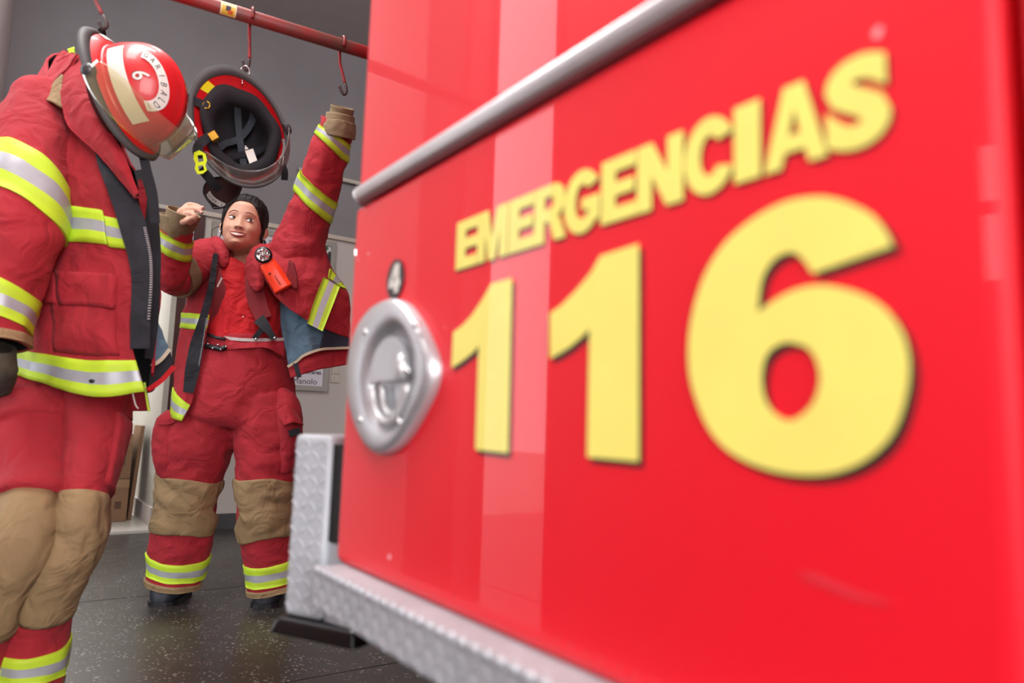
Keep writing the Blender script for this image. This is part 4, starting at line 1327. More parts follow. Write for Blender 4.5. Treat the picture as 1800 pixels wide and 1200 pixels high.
nu, nv = 110, 140
G = np.zeros((nu, nv, 3))
zz_ = np.interp(np.linspace(0, 1, nu), [0, .05, .95, 1], [-.110, -.105, .113, .118])
for i, z in enumerate(zz_):
    for j in range(nv):
        a = 2*math.pi*j/nv
        x = hw(z)*math.cos(a)
        if math.sin(a) > 0: y = fy(x*.9999, z)
        else: y = hb(z)*abs(math.sin(a))**.9
        G[i, j] = (x, y, z)
hs = Surf(np.stack([[HX(p) for p in r] for r in G]), True)
if ((hs.G[nu//2, 0]-HC)@hs.Nn[nu//2, 0]) < 0: hs.flip = True; hs.norm()
parts = [closed_tube(hs)]
# ears
for s_ in (-1, 1):
    parts.append(chain([HX((s_*.071, .012, -.030)), HX((s_*.079, .020, .0)), HX((s_*.077, .018, .020))], [.010, .014, .009]))
nk0 = at(431, 470, 2.90)
parts.append(chain([HX((0, .02, -.03)), HX((0, .022, -.085)), at(430, 448, 2.885), at(431, 475, 2.88)], [.050, .048, .047, .066]))
# torso, hips
tor = tubesurf([(430, 452, 2.88, 40, .06), (431, 470, 2.885, 62, .085), (432, 500, 2.88, 60, .098), (432, 560, 2.88, 56, .095), (428, 620, 2.88, 60, .10), (422, 690, 2.89, 76, .11), (420, 730, 2.89, 70, .10)], 40, 32)
parts.append(closed_tube(tor))
parts.append(chain([at(395, 462, 2.88), at(350, 470, 2.81), at(303, 487, 2.68), at(308, 440, 2.61), at(317, 398, 2.56)], [.055, .046, .040, .036, .026]))
parts.append(chain([at(475, 460, 2.88), at(520, 430, 2.86), at(552, 365, 2.80), at(578, 270, 2.73), at(590, 232, 2.70)], [.055, .05, .043, .036, .028]))
parts.append(chain([at(378, 710, 2.89), at(350, 790, 2.90), at(332, 880, 2.91), at(318, 960, 2.94), at(310, 1012, 2.96)], [.085, .075, .055, .046, .036]))
parts.append(chain([at(460, 710, 2.90), at(470, 790, 2.91), at(465, 880, 2.92), at(472, 960, 2.95), at(478, 1018, 2.97)], [.085, .075, .055, .046, .036]))
# hand of the bent arm: palm, fingers, thumb
def q2(lst): return [at(x, y, Y) for x, y, Y in lst]
parts.append(chain(q2([(317, 396, 2.56), (320, 386, 2.545), (323, 376, 2.535)]), [.024, .027, .026]))
parts.append(chain(q2([(318, 382, 2.535), (324, 372, 2.53), (327, 368, 2.53)]), [.024, .021, .016]))
parts.append(chain(q2([(322, 369, 2.545), (331, 360.5, 2.535), (343, 361, 2.52), (351, 364, 2.512), (357, 366, 2.508)]), [.0125, .0108, .0092, .0082, .0068]))       # index
parts.append(chain(q2([(324, 373, 2.535), (334, 367.5, 2.515), (345, 368, 2.50), (351, 371.5, 2.498), (354.5, 374, 2.497)]), [.0125, .0108, .0092, .0082, .0070]))    # middle
parts.append(chain(q2([(323, 378, 2.525), (334, 375.5, 2.50), (342, 379, 2.49), (343, 386, 2.495), (338, 390, 2.51)]), [.012, .0105, .0092, .0082, .0070]))           # ring
parts.append(chain(q2([(321, 384, 2.525), (329, 384, 2.50), (335, 388, 2.495), (334, 393, 2.505)]), [.011, .0095, .0085, .007]))                                      # little
parts.append(chain(q2([(316, 384, 2.535), (320, 390, 2.51), (328, 388.5, 2.492), (336, 384, 2.487)]), [.0135, .012, .0102, .0078]))                                   # thumb
remesh(parts, 'body', skin, pr_, .0032, 3)
MB().ball(at(356.5, 363.6, 2.503), (.0048, .003, .0040), nu=6, nv=10).build('fingernail', nail, pr_, True)
MB().ball(at(354, 373, 2.492), (.0045, .003, .0038), nu=6, nv=10).build('fingernail', nail, pr_, True)

# face: eyes, lashes, brows, lips, teeth
for s_ in (-1, 1):
    ex, ez = .0305*s_, .003
    gz = V3([.0052, 0, .0022])
    ybase = fy(ex, ez)
    out = []; nn = 18
    for i in range(nn+1):
        t = i/nn; x = -.0165+.033*t
        k = 1-(abs(x)/.0167)**2.2
        tilt_ = .0022*x/.015*s_
        out.append((x, .0064*k+tilt_, -.0054*k+tilt_))
    v = []; f = []
    for x, zt_, zb_ in out:
        for k in range(5):
            z = zb_+(zt_-zb_)*k/4
            y = ybase-.0030+.0000-.004*(1-(x/.0155)**2)*(1-((k-2)/2.6)**2)
            v.append(HX((ex+x, y, ez+z)))
    for i in range(nn):
        for k in range(4): f.append((i*5+k, (i+1)*5+k, (i+1)*5+k+1, i*5+k+1))
    eye = mesh('eye', v, f, eye_white, pr_, True)
    v = []
    ic = V3([ex+.0042, ybase-.0080, ez+.0012])
    for r_, dy in ((0, -.0008), (.0034, -.0006), (.0050, 0)):
        for k in range(20):
            a = 2*math.pi*k/20
            px_ = r_*math.cos(a); pz_ = min(r_*math.sin(a), .0042)
            v.append(HX(ic+V3([px_, dy+.0009*(abs(px_+.0042)/.006)**2, pz_])))
    f = [(i*20+k, i*20+(k+1) % 20, (i+1)*20+(k+1) % 20, (i+1)*20+k) for i in range(2) for k in range(20)]
    mesh('iris', v, f, eye_dark, eye, True)
    lash = [HX((ex+x, ybase-.0052-.003*(1-(x/.016)**2), ez+zt_+.0006)) for x, zt_, zb_ in out]
    MB().tube(lash, [.0006+.0009*math.sin(math.pi*i/nn) for i in range(nn+1)], 6).build('eyelash', eye_dark, pr_, True)
    lidl = [HX((ex+x, ybase-.0048-.003*(1-(x/.016)**2), ez+zb_-.0006)) for x, zt_, zb_ in out]
    MB().tube(lidl, [.0006+.0005*math.sin(math.pi*i/nn) for i in range(nn+1)], 6).build('eyelid', mat('lid', (150, 100, 86), .5), pr_, True)
    bw = []
    for i in range(14):
        t = i/13; x = s_*(.013+.036*t); z = .022+.0095*math.sin(math.pi*(.15+.75*t))-.003*t
        bw.append(HX((x, fy(x, z)-.0005, z)))
    MB().tube(bw, [.0009+.0010*math.sin(math.pi*min(1, i/13*1.1)) for i in range(14)], 8).build('eyebrow', mat('brow', (112, 76, 66), .8), pr_, True)
    # nostril
    x, z = .0085*s_, -.0405
    MB().ball(HX((x, fy(x, -.036)+.0035, z)), (.0042, .004, .0026), nu=6, nv=10).build('nostril', mat('nostril_dark', (84, 42, 36), .8), pr_, True)
    MB().ball(HX((s_*.080, .006, -.028)), .0055, nu=8, nv=12).build('earring', mat('pearl', (230, 226, 222), .15), pr_, True)
def mouth(t, k):     # t -1..1 across, k: 0 lower edge .. 1 upper edge of the opening
    x = .0275*t
    zc = -.0655+.0085*t*t
    return x, zc+(k-.5)*.0125*(1-t*t)**.7
def mline(k, dz, dy, n_=22):
    r = []
    for i in range(n_):
        t = -1+2*i/(n_-1); x, z = mouth(t, k); z += dz*(1-t*t)**.6
        r.append(HX((x*1.04, fy(x, z)-dy*(1-.75*t*t), z)))
    return r
v = []; f = []
for i in range(22):
    t = -.97+1.94*i/21
    for k in range(4):
        x, z = mouth(t, k/3); v.append(HX((x, fy(x, z)-.0010, z)))
for i in range(21):
    for k in range(3): f.append((i*4+k, (i+1)*4+k, (i+1)*4+k+1, i*4+k+1))
mesh('teeth', v, f, teeth, pr_, True)
MB().tube(mline(1, .0012, .0015), [.0012+.0022*math.sin(math.pi*i/21) for i in range(22)], 8).build('upper_lip', lipm, pr_, True)
MB().tube(mline(0, -.0022, .0015), [.0010+.0032*math.sin(math.pi*i/21) for i in range(22)], 8).build('lower_lip', lipm, pr_, True)
for s_ in (-1, 1):   # smile creases' corners
    x, z = mouth(s_*1.0, .5); MB().ball(HX((x*1.05, fy(x, z)-.0004, z)), .0016, nu=5, nv=8).build('mouth_corner', mat('lid', (150, 100, 86)), pr_, True)
# hair: cap drawn back, knot, loose strands
Gh = G.copy()
kp = np.zeros((nu, nv), bool)
for i in range(nu):
    for j in range(nv):
        x, y, z = G[i, j]
        thr = .074-.072*min(1.3, abs(x)/.066)**2.6
        if y < -.03 or (y < 0 and abs(x) < .05): k_ = z > thr
        elif y < .004: k_ = z > -.045
        elif y < .035: k_ = z > .012
        else: k_ = z > -.085
        kp[i, j] = k_
        n_ = V3([x/.075**2, y/.10**2, z/.118**2]); n_ /= np.linalg.norm(n_)+1e-9
        gr = .007+.009*max(0, n_[2])+.008*max(0, n_[1]) + .0034*noise.noise(Vector((x*190, y*9, z*22)))
        if y < -.03: gr *= min(1, .25+max(0, z-thr)/.02)
        Gh[i, j] = V3([x, y, z])+n_*gr
v = [HX(p) for r in Gh for p in r]; f = []
for i in range(nu-1):
    for j in range(nv):
        if kp[i, j] and kp[i+1, j] and kp[i, (j+1) % nv] and kp[i+1, (j+1) % nv]:
            f.append((i*nv+j, i*nv+(j+1) % nv, (i+1)*nv+(j+1) % nv, (i+1)*nv+j))
f.append(tuple((nu-1)*nv+j for j in range(nv)))
hair = mesh('hair', v, f, hair_m, pr_, True)
mb = MB(); mb.ball(HX((.0, .135, .015)), (.05, .045, .05), nu=12, nv=18); mb.build('hair_knot', hair_m, hair, True)
mb = MB()
for s_, x0 in ((-1, 0), (1, 0)):
    for k in range(5):
        o_ = .004*k
        mb.tube([HX(q) for q in cr([(s_*.071, -.022+o_, .028-o_), (s_*(.0765), -.010+o_, .0), (s_*(.0755), -.004+o_, -.03), (s_*(.078+.004*k), .0+o_, -.06-.006*k)], 14)], [.0028*(1-.06*i) for i in range(14)], 6)
mb.tube([HX(q) for q in cr([(-.076, .01, .0), (-.094, .0, -.012), (-.108, -.004, -.030), (-.104, -.002, -.055), (-.090, .0, -.05)], 20)], .0011, 6)
mb.tube([HX(q) for q in cr([(.076, .02, -.02), (.088, .01, -.05), (.092, .005, -.085), (.088, .0, -.12)], 20)], [.004-.00012*i for i in range(20)], 6)
mb.build('hair_strand', hair_m, hair, True)

# shirt with an open neck
ss = tubesurf([(430, 446, 2.88, 44, .070), (431, 466, 2.885, 68, .098), (432, 500, 2.875, 68, .115), (432, 550, 2.87, 66, .120), (431, 585, 2.875, 67, .118), (430, 612, 2.88, 68, .112)], 90, 120, .016, 31, 11, 3.2)
def vneck(u, v):
    w_ = .15*(1-u/.30)
    return not (u < .30 and abs(v-.245) < w_)
shirt = ss.solid('shirt', shirt_red, pr_, .004, shirt_red, vneck)
for x, y in ((414, 556), (465, 517)):
    pass
MB().ball(ss.at(.66, .24, .002), .0035, nu=5, nv=8).build('shirt_button', white_sticker, shirt, True)

# trousers
pel = tubesurf([(432, 592, 2.88, 70, .128), (430, 620, 2.88, 73, .132), (426, 660, 2.88, 86, .138), (421, 700, 2.89, 96, .142), (419, 735, 2.89, 96, .13), (416, 752, 2.89, 70, .10)], 60, 70, .010, 41, 7, 7)
l1 = tubesurf([(374, 700, 2.89, 50, .12), (352, 770, 2.88, 57, .12), (337, 830, 2.90, 51, .112), (329, 880, 2.91, 46, .10), (322, 930, 2.93, 49, .10), (313, 985, 2.95, 47, .100), (305, 1026, 2.96, 41, .09)], 80, 60, .012, 43, 8, 10)
l2 = tubesurf([(462, 700, 2.90, 50, .12), (471, 760, 2.90, 56, .12), (468, 830, 2.91, 48, .112), (464, 880, 2.92, 44, .10), (469, 935, 2.94, 43, .10), (475, 990, 2.96, 40, .097), (479, 1036, 2.97, 39, .09)], 80, 60, .012, 47, 8, 10)
trs = remesh([closed_tube(pel), closed_tube(l1), closed_tube(l2)], 'trousers', aramid, pr_, .007, 3)
wr2 = lambda sd_: (lambda a, b_: .008+.010*abs(math.sin(5.2*a+2.2*math.sin(3*b_+sd_+2*a)))*min(1, 6*a, 6*(1-a)))
hour = lambda a: 1-.30*math.exp(-((a-.52)/.16)**2)+.03*math.sin(17*a)
l1.patch('knee_patch', tan, trs, .345, .655, -.02, .47, wr2(0.4), 34, 34, lambda b_: .012*math.sin(9*b_), vs=hour)
l2.patch('knee_patch', tan, trs, .355, .675, .02, .52, wr2(1.9), 34, 34, lambda b_: .012*math.sin(8*b_+1), vs=hour)
tape(l1, trs, .795, .92, 0, 1, .005, 50, lambda b_: .012*math.sin(7*b_))
tape(l2, trs, .805, .94, 0, 1, .005, 50, lambda b_: .008*math.sin(6*b_))
l1.patch('cuff_band', tan, trs, .955, 1.0, 0, 1, .006, 4, 50, lambda b_: (.957, 1.0)); l2.patch('cuff_band', tan, trs, .965, 1.0, 0, 1, .006, 4, 50, lambda b_: (.967, 1.0))
pk = tubesurf([(312, 728, 2.84, 14, .05), (301, 748, 2.84, 25, .065), (297, 785, 2.84, 25, .07), (298, 815, 2.84, 23, .065), (304, 836, 2.85, 17, .05)], 30, 30, .010, 51, 12, 12)
v, f = closed_tube(pk); mesh('cargo_pocket', v, f, aramid, trs)
pk = tubesurf([(497, 690, 2.87, 10, .06), (505, 715, 2.86, 22, .07), (508, 760, 2.86, 22, .07), (504, 800, 2.87, 18, .06), (500, 825, 2.88, 12, .05)], 30, 30, .008, 53, 12, 12)
v, f = closed_tube(pk); mesh('cargo_pocket', v, f, aramid, trs)
strap('pocket_flap', [at(278, 741, 2.78), at(296, 741, 2.765), at(318, 732, 2.76)], .020, .010, aramid, trs)
strap('flap_velcro', [at(281, 748, 2.79), at(296, 748, 2.785), at(316, 741, 2.78)], .012, .006, black_cloth, trs)
pf = sheetsurf([[(486, 722, 2.755), (506, 712, 2.76), (522, 724, 2.80)], [(500, 748, 2.74), (516, 742, 2.75), (534, 746, 2.80)]], 12, 14); pf.solid('pocket_flap', aramid, trs, .010)
strap('flap_velcro', [at(508, 762, 2.78), at(528, 757, 2.79)], .026, .008, black_cloth, trs)
strap('waistband', [at(362, 590, 2.79), at(390, 593, 2.752), at(430, 597, 2.742), at(470, 597, 2.752), at(500, 596, 2.80)], .012, .006, mat('waist_white', (200, 190, 186), .6, noise_amt=.2, noise_scale=60), trs)
wf = sheetsurf([[(360, 596, 2.80), (392, 600, 2.748), (430, 602, 2.738), (470, 600, 2.748), (502, 594, 2.81)], [(360, 616, 2.80), (392, 616, 2.744), (430, 612, 2.734), (470, 612, 2.744), (500, 628, 2.80)]], 12, 30, .004, 3, 12, 12)
wf.solid('waist_flap', aramid, trs, .008)
MB().tube(q2([(362, 607, 2.745), (374, 610, 2.735), (388, 613, 2.728), (397, 610, 2.726)]), .010, 10).build('belt_buckle', black_plastic, trs, True)
for x, y in ((366, 604), (374, 612), (383, 606), (388, 614), (397, 609)): MB().ball(at(x, y, 2.716), .0042, nu=6, nv=8).build('belt_stud', chrome, trs, True)
MB().tube(q2([(362, 586, 2.75), (380, 593, 2.735), (396, 596, 2.73)]), .0055, 8).build('belt_clip', black_plastic, trs, True)
# suspenders
su_ = strap('suspender', [at(398, 440, 2.80), at(397, 470, 2.765), at(392, 510, 2.742), at(382, 545, 2.745), at(364, 575, 2.76)], [.05, .062, .072, .066, .05], .006, aramid_dark, pr_)
strap('name_label', [at(390, 488, 2.725), at(382, 504, 2.725)], .006, .003, white_sticker, su_)
su2 = strap('suspender', [at(447, 462, 2.775), at(447, 500, 2.742), at(452, 530, 2.738), at(464, 560, 2.738)], [.06, .068, .068, .060], .006, aramid_dark, pr_)
strap('suspender_clip', [at(455, 560, 2.727), at(463, 569, 2.722), at(474, 584, 2.726), at(483, 596, 2.735)], [.046, .040, .026, .022], .007, black_cloth, su2)
strap('suspender_clip', [at(464, 574, 2.724), at(455, 585, 2.726), at(447, 595, 2.73)], [.024, .020, .020], .007, black_cloth, su2)
for x, y in ((450, 596), (483, 594)): MB().ball(at(x, y, 2.722), .0062, nu=6, nv=10).build('clip_button', chrome, su2, True)

# jacket: back, two fronts, sleeves, collar
jw = sheetsurf([[(350, 446, 2.93), (395, 438, 2.97), (430, 436, 2.98), (470, 438, 2.97), (515, 440, 2.93)],
                [(325, 560, 2.95), (380, 560, 3.04), (430, 560, 3.06), (480, 560, 3.05), (530, 560, 2.97)],
                [(298, 735, 2.88), (360, 730, 3.05), (420, 720, 3.08), (470, 690, 3.06), (506, 660, 2.95)]], 50, 50, .012, 61, 6, 5, (.5, .5))
jacket = jw.solid('jacket', aramid, pr_, .007, lining)
rp = sheetsurf([[(340, 450, 2.86), (360, 436, 2.80), (384, 440, 2.775)], [(333, 505, 2.84), (357, 500, 2.76), (379, 500, 2.735)], [(320, 560, 2.83), (343, 560, 2.75), (367, 560, 2.735)],
                [(311, 620, 2.83), (335, 622, 2.755), (357, 622, 2.745)], [(303, 680, 2.80), (322, 690, 2.74), (342, 692, 2.732)], [(298, 732, 2.80), (309, 738, 2.74), (321, 741, 2.732)]], 60, 26, .010, 63, 9, 7)
rp.solid('front_panel', aramid, jacket, .008, black_cloth)
tape(rp, jacket, .365, .455, .0, 1.0, .004, 26, lambda b_: .012*b_)
tape(rp, jacket, .865, 1.0, .0, 1.0, .004, 20, lambda b_: ((.80+.075*b_, .995)))
strap('placket', [at(379, 446, 2.735), at(371, 505, 2.718), at(357, 560, 2.713), at(346, 605, 2.722), at(338, 650, 2.715), at(331, 690, 2.712)], [.018, .024, .028, .048, .052, .036], .008, dusty_black, jacket)
mb = MB()
for p in cr(q2([(362, 560, 2.706), (355, 605, 2.714), (347, 650, 2.722)]), 30): mb.box(p, V3([.004, 0, 0]), V3([0, .003, 0]), Z*.002)
zo = mb.build('zipper', alu, jacket); zo['kind'] = 'stuff'
lp = sheetsurf([[(452, 436, 2.80), (495, 424, 2.79), (540, 418, 2.80), (569, 426, 2.86)], [(462, 476, 2.735), (505, 472, 2.715), (548, 466, 2.76), (586, 478, 2.86)],
                [(474, 506, 2.725), (514, 512, 2.705), (560, 518, 2.755), (612, 520, 2.86)], [(480, 516, 2.725), (518, 549, 2.715), (562, 575, 2.765), (615, 595, 2.86)]], 50, 50, .014, 67, 7, 7)
lp.solid('front_panel', aramid, jacket, .008, lining)
tp = sheetsurf([[(569, 487, 2.735), (554, 524, 2.725), (540, 568, 2.73)], [(597, 504, 2.76), (583, 541, 2.75), (567, 582, 2.75)]], 7, 30)
tp.patch('reflective_tape', [lime, silver], jacket, 0, 1, 0, 1, .006, 7, 30, None, TAPE, -.004)
tp = sheetsurf([[(580, 472, 2.77), (577, 488, 2.765)], [(607, 508, 2.82), (597, 505, 2.79)]], 7, 10)
tp.patch('reflective_tape', [lime, silver], jacket, 0, 1, 0, 1, .006, 7, 10, None, TAPE, -.004)
ln = sheetsurf([[(492, 524, 2.80), (520, 548, 2.79), (562, 574, 2.80), (614, 592, 2.87)], [(496, 580, 2.80), (522, 585, 2.775), (563, 594, 2.80), (614, 602, 2.87)], [(508, 643, 2.80), (535, 623, 2.78), (564, 614, 2.81), (614, 612, 2.87)]], 30, 40, .010, 71, 12, 6)
ln.solid('lining', lining, jacket, .006)
nv_ = sheetsurf([[(570, 579, 2.775), (592, 586, 2.82), (616, 596, 2.85)], [(562, 612, 2.79), (590, 611, 2.825), (616, 611, 2.85)]], 10, 14, .004, 3, 12, 12); nv_.solid('lining_dark', mat('navy_cloth', (40, 46, 62), .85), jacket, .005)
strap('binding', q2([(506, 644, 2.775), (521, 635, 2.762), (535, 624, 2.757), (563, 614, 2.78), (590, 612, 2.82), (614, 611, 2.845)]), .010, .006, cream, jacket)
hm = sheetsurf([[(506, 640, 2.82), (536, 622, 2.80), (565, 613, 2.83), (614, 611, 2.88)], [(510, 664, 2.81), (540, 655, 2.79), (570, 647, 2.82), (614, 640, 2.87)]], 12, 30, .006, 73, 10, 10); hm.solid('hem', aramid, jacket, .007)
strap('hem_strap', q2([(519, 638, 2.765), (523, 652, 2.762), (526, 663, 2.76)]), .018, .005, black_cloth, jacket)
# raised sleeve
rs = tubesurf([(518, 470, 2.85, 48, .11), (524, 440, 2.84, 46, .11), (533, 408, 2.83, 40, .10), (550, 365, 2.80, 37, .09), (565, 315, 2.76, 36, .085), (580, 265, 2.72, 33, .08), (590, 235, 2.70, 29, .072), (595, 212, 2.68, 27, .065)], 80, 60, .014, 77, 9, 7)
slv = rs.solid('sleeve', aramid, jacket, .007, black_cloth)
tape(rs, slv, .735, .855, 0, 1, .005, 50, lambda b_: -.05*math.cos(2*math.pi*b_))
tape(rs, slv, .435, .535, 0, 1, .005, 50, lambda b_: -.045*math.cos(2*math.pi*b_))
cf = tubesurf([(594, 232, 2.69, 28, .070), (597, 218, 2.68, 27, .067), (599, 202, 2.67, 25, .06)], 16, 50, .004, 79, 20, 20); cf.solid('cuff', khaki, slv, .006)
cf = tubesurf([(594, 240, 2.69, 30, .075), (596, 226, 2.68, 30, .073), (597, 216, 2.675, 28, .07)], 14, 50, .006, 80, 25, 25); cf.solid('cuff', khaki, slv, .005)
cf = tubesurf([(598, 214, 2.675, 20, .05), (600, 200, 2.67, 20, .05), (602, 188, 2.66, 21, .052)], 14, 50, .004, 82, 25, 25); cf.solid('cuff', khaki, slv, .005)
# bent sleeve
ua = tubesurf([(392, 450, 2.87, 34, .085), (365, 460, 2.84, 40, .095), (335, 474, 2.77, 39, .09), (308, 486, 2.70, 34, .085), (292, 492, 2.665, 22, .06)], 50, 50, .010, 83, 10, 10)
uas = ua.solid('sleeve', aramid, jacket, .007, black_cloth)
ua.patch('elbow_patch', khaki, uas, .60, .74, 0, 1, lambda a, b_: .006+.004*math.sin(3*a+9*b_), 8, 50, lambda b_: .05*math.sin(2*math.pi*b_))
fa_ = tubesurf([(297, 508, 2.665, 16, .05), (298, 492, 2.655, 26, .07), (301, 460, 2.63, 30, .075), (306, 428, 2.60, 27, .07), (311, 404, 2.58, 25, .062)], 50, 50, .012, 87, 10, 10)
fas = fa_.solid('sleeve', aramid, jacket, .007, black_cloth)
tape(fa_, fas, .64, .90, 0, 1, .005, 50, lambda b_: -.07*math.cos(2*math.pi*b_))
cf = tubesurf([(306, 414, 2.585, 24, .060), (309, 398, 2.575, 28, .068), (312, 380, 2.565, 31, .074)], 16, 50, .005, 89, 18, 18); cf.solid('cuff', khaki, fas, .005)
cf = tubesurf([(312, 402, 2.575, 23, .056), (318, 388, 2.56, 27, .066), (323, 372, 2.55, 29, .076)], 16, 50, .003, 91, 18, 18); cf.solid('cuff', khaki, fas, .005)
# collar
cl_ = sheetsurf([[(367, 422, 2.86), (373, 416, 2.82), (385, 417, 2.80), (399, 430, 2.80)], [(368, 436, 2.82), (376, 432, 2.765), (390, 436, 2.755), (403, 446, 2.775)], [(374, 450, 2.80), (382, 452, 2.75), (393, 456, 2.74), (403, 458, 2.76)], [(384, 465, 2.775), (388, 468, 2.75), (394, 470, 2.742), (400, 468, 2.755)]], 24, 24, .004, 93, 20, 20)
cl_.solid('collar', aramid, jacket, .010)
cr_ = sheetsurf([[(458, 428, 2.80), (464, 430, 2.80), (474, 436, 2.81)], [(442, 438, 2.77), (456, 442, 2.745), (474, 448, 2.77)], [(433, 456, 2.755), (450, 460, 2.72), (470, 468, 2.75)], [(432, 476, 2.745), (450, 482, 2.705), (467, 486, 2.735)], [(437, 497, 2.735), (452, 502, 2.705), (464, 500, 2.725)], [(446, 510, 2.728), (453, 512, 2.715), (460, 509, 2.722)]], 40, 24, .005, 95, 16, 16)
cr_.solid('collar', aramid, jacket, .010)
ct = sheetsurf([[(508, 455, 2.70), (516, 462, 2.695)], [(504, 485, 2.695), (522, 490, 2.69)], [(510, 506, 2.695), (522, 508, 2.69)]], 14, 8); ct.solid('chest_tab', aramid_dark, jacket, .008)
# boots
def boot(toe, heel, name):
    th, hl = V3(toe), V3(heel); d_ = th-hl; d_[2] = 0; Ln = np.linalg.norm(d_); d_ /= Ln; s_ = V3([d_[1], -d_[0], 0])
    prof = [(-.01, .030, .07), (.02, .040, .13), (.07, .043, .145), (.12, .042, .125), (.17, .047, .10), (.22, .050, .088), (.26, .045, .075), (.285, .030, .055), (.296, .008, .03)]
    v = []; f = []; nr = 16
    for x, w_, hh in prof:
        for k in range(nr):
            a = 2*math.pi*k/nr; c_, q = math.cos(a), math.sin(a)
            zz = .004+(hh*.5)*(1+math.copysign(abs(q)**.6, q)); zz = max(zz, .004)
            v.append(hl+d_*(x*Ln/.29)+s_*w_*math.copysign(abs(c_)**.75, c_)+Z*zz)
    for i in range(len(prof)-1):
        for k in range(nr): f.append((i*nr+k, i*nr+(k+1) % nr, (i+1)*nr+(k+1) % nr, (i+1)*nr+k))
    f += [tuple(range(nr)), tuple((len(prof)-1)*nr+k for k in range(nr))]
    o = mesh(name, v, f, boot_m, pr_, True)
    mb = MB().tube([hl+d_*.055+Z*.10, hl+d_*.05+Z*.22], [.052, .05], 16); mb.build('boot_shaft', boot_m, o, True)
    # sole
    v = []
    for zz in (.0, .016):
        for x, w_, hh in prof:
            v.append(hl+d_*(x*Ln/.29*1.01)+s_*(w_+.004)+Z*zz)
        for x, w_, hh in prof[::-1]:
            v.append(hl+d_*(x*Ln/.29*1.01)-s_*(w_+.004)+Z*zz)
    k = len(prof)*2
    f = [tuple(range(k-1, -1, -1)), tuple(k+i for i in range(k))]+[(i, (i+1) % k, k+(i+1) % k, k+i) for i in range(k)]
    mesh('boot_sole', v, f, rubber, o, False)
def flp(x, y):
    d = ray(x, y); p = EYE+d*(-CAMZ/d[2]); p[2] = 0; return p
boot(flp(276, 1066), flp(322, 1044), 'boot'); boot(flp(460, 1069), flp(484, 1046), 'boot')

# ------------------------------------------------------------------ angle-head torch clipped to her jacket
fl_ = thing('flashlight', at(490, 505, 2.68), 'orange right-angle flashlight with black head clipped to the woman\'s jacket', 'flashlight')
fb = tubesurf([(470, 463, 2.655, 15, .030), (480, 478, 2.66, 16, .032), (491, 496, 2.67, 16.5, .033), (499, 509, 2.675, 17, .033)], 24, 32, sq=.55)
v, f = closed_tube(fb); mesh('torch_body', v, f, orange, fl_, True)
hd = at(463, 448, 2.62); ax_ = (EYE-hd); ax_ /= np.linalg.norm(ax_); ax_ = ax_+V3([-.12, 0, .12]); ax_ /= np.linalg.norm(ax_)
MB().tube([hd-ax_*.055, hd-ax_*.03, hd, hd+ax_*.004], [.024, .030, .0315, .030], 28).build('torch_head', black_plastic, fl_, True)
u1 = np.cross(ax_, Z); u1 /= np.linalg.norm(u1); u2 = np.cross(u1, ax_)
v = []; f = []
rnd = random.Random(5)
for i, r_ in enumerate((.0245, .0215, .017, .012, .007, .003)):
    for k in range(18):
        a = 2*math.pi*k/18
        v.append(hd+ax_*(.0052+.0005*i+rnd.uniform(-.0028, .0028)*(0 < i))+ (u1*math.cos(a)+u2*math.sin(a))*r_)
for i in range(5):
    for k in range(18): f.append((i*18+k, i*18+(k+1) % 18, (i+1)*18+(k+1) % 18, (i+1)*18+k))
f.append(tuple(90+k for k in range(18)))
mesh('torch_reflector', v, f, reflector, fl_, False)
ink = mat('torch_ink', (110, 30, 24), .6)
def fbp(u, v, off=.0012): return fb.at(u, v, off)
MB().ball(fbp(.36, .22), .0045, nu=5, nv=8).build('torch_emblem', ink, fl_, True)
for k in range(5):
    p = fbp(.47+.075*k, .25); MB().box(p-V3([.002, .0005, .004]), V3([.004, 0, -.002]), V3([0, .001, 0]), Z*.006).build('torch_print', ink, fl_)
MB().tube([at(485+3*math.cos(a), 509+3*math.sin(a), 2.655) for a in np.linspace(0, 2*math.pi, 14, endpoint=False)], .0013, 6, closed=True).build('torch_ring', gold, fl_, True)

# ================================================================== WALL FITTINGS AND HALLWAY
nb = thing('notice_board', wt(1.47, DW-.02, .946), 'framed white notice board on the wall behind the woman', 'notice board')
x0, x1, z0_, z1_ = 1.045, 1.925, .946, 2.06
MB().box(wt(x0+.03, DW-.012, z0_+.03), W*(x1-x0-.06), T*.012, Z*(z1_-z0_-.06)).build('paper_sheet', paper, nb)
fm = MB()
MB().box(wt(x0, DW-.026, z0_), W*(x1-x0), T*.026, Z*.035).build('frame_bottom', grey_frame, nb)
MB().box(wt(x0, DW-.026, z1_-.035), W*(x1-x0), T*.026, Z*.035).build('frame_top', grey_frame, nb)
MB().box(wt(x0, DW-.026, z0_+.035), W*.035, T*.026, Z*(z1_-z0_-.07)).build('frame_side', grey_frame, nb)
MB().box(wt(x1-.035, DW-.026, z0_+.035), W*.035, T*.026, Z*(z1_-z0_-.07)).build('frame_side', grey_frame, nb)
def wtext(txt, a0, z, h_, bold=0., name='print', align=0):
    g, gf = text_mesh(txt, bold, 1, 3); mn, mx_ = g.min(0), g.max(0); k = h_/.72
    v = [wt(a0+(p[0]-(mx_[0] if align else mn[0]))*k, DW-.0135, z+p[1]*k) for p in g]
    return mesh(name, v, [q[::-1] for q in gf], mat('print_ink', (52, 52, 60), .7), nb, False)
aa, za = wallp(565, 656); wtext('de lugares.', aa, za-.01, .030, .02, align=1)
aa, za = wallp(556, 671); wtext('Irene Manolo', aa, za-.02, .044, 0, align=1)
aa, za = wallp(480, 427); wtext('de la D', aa, za-.02, .035, .01, align=1)
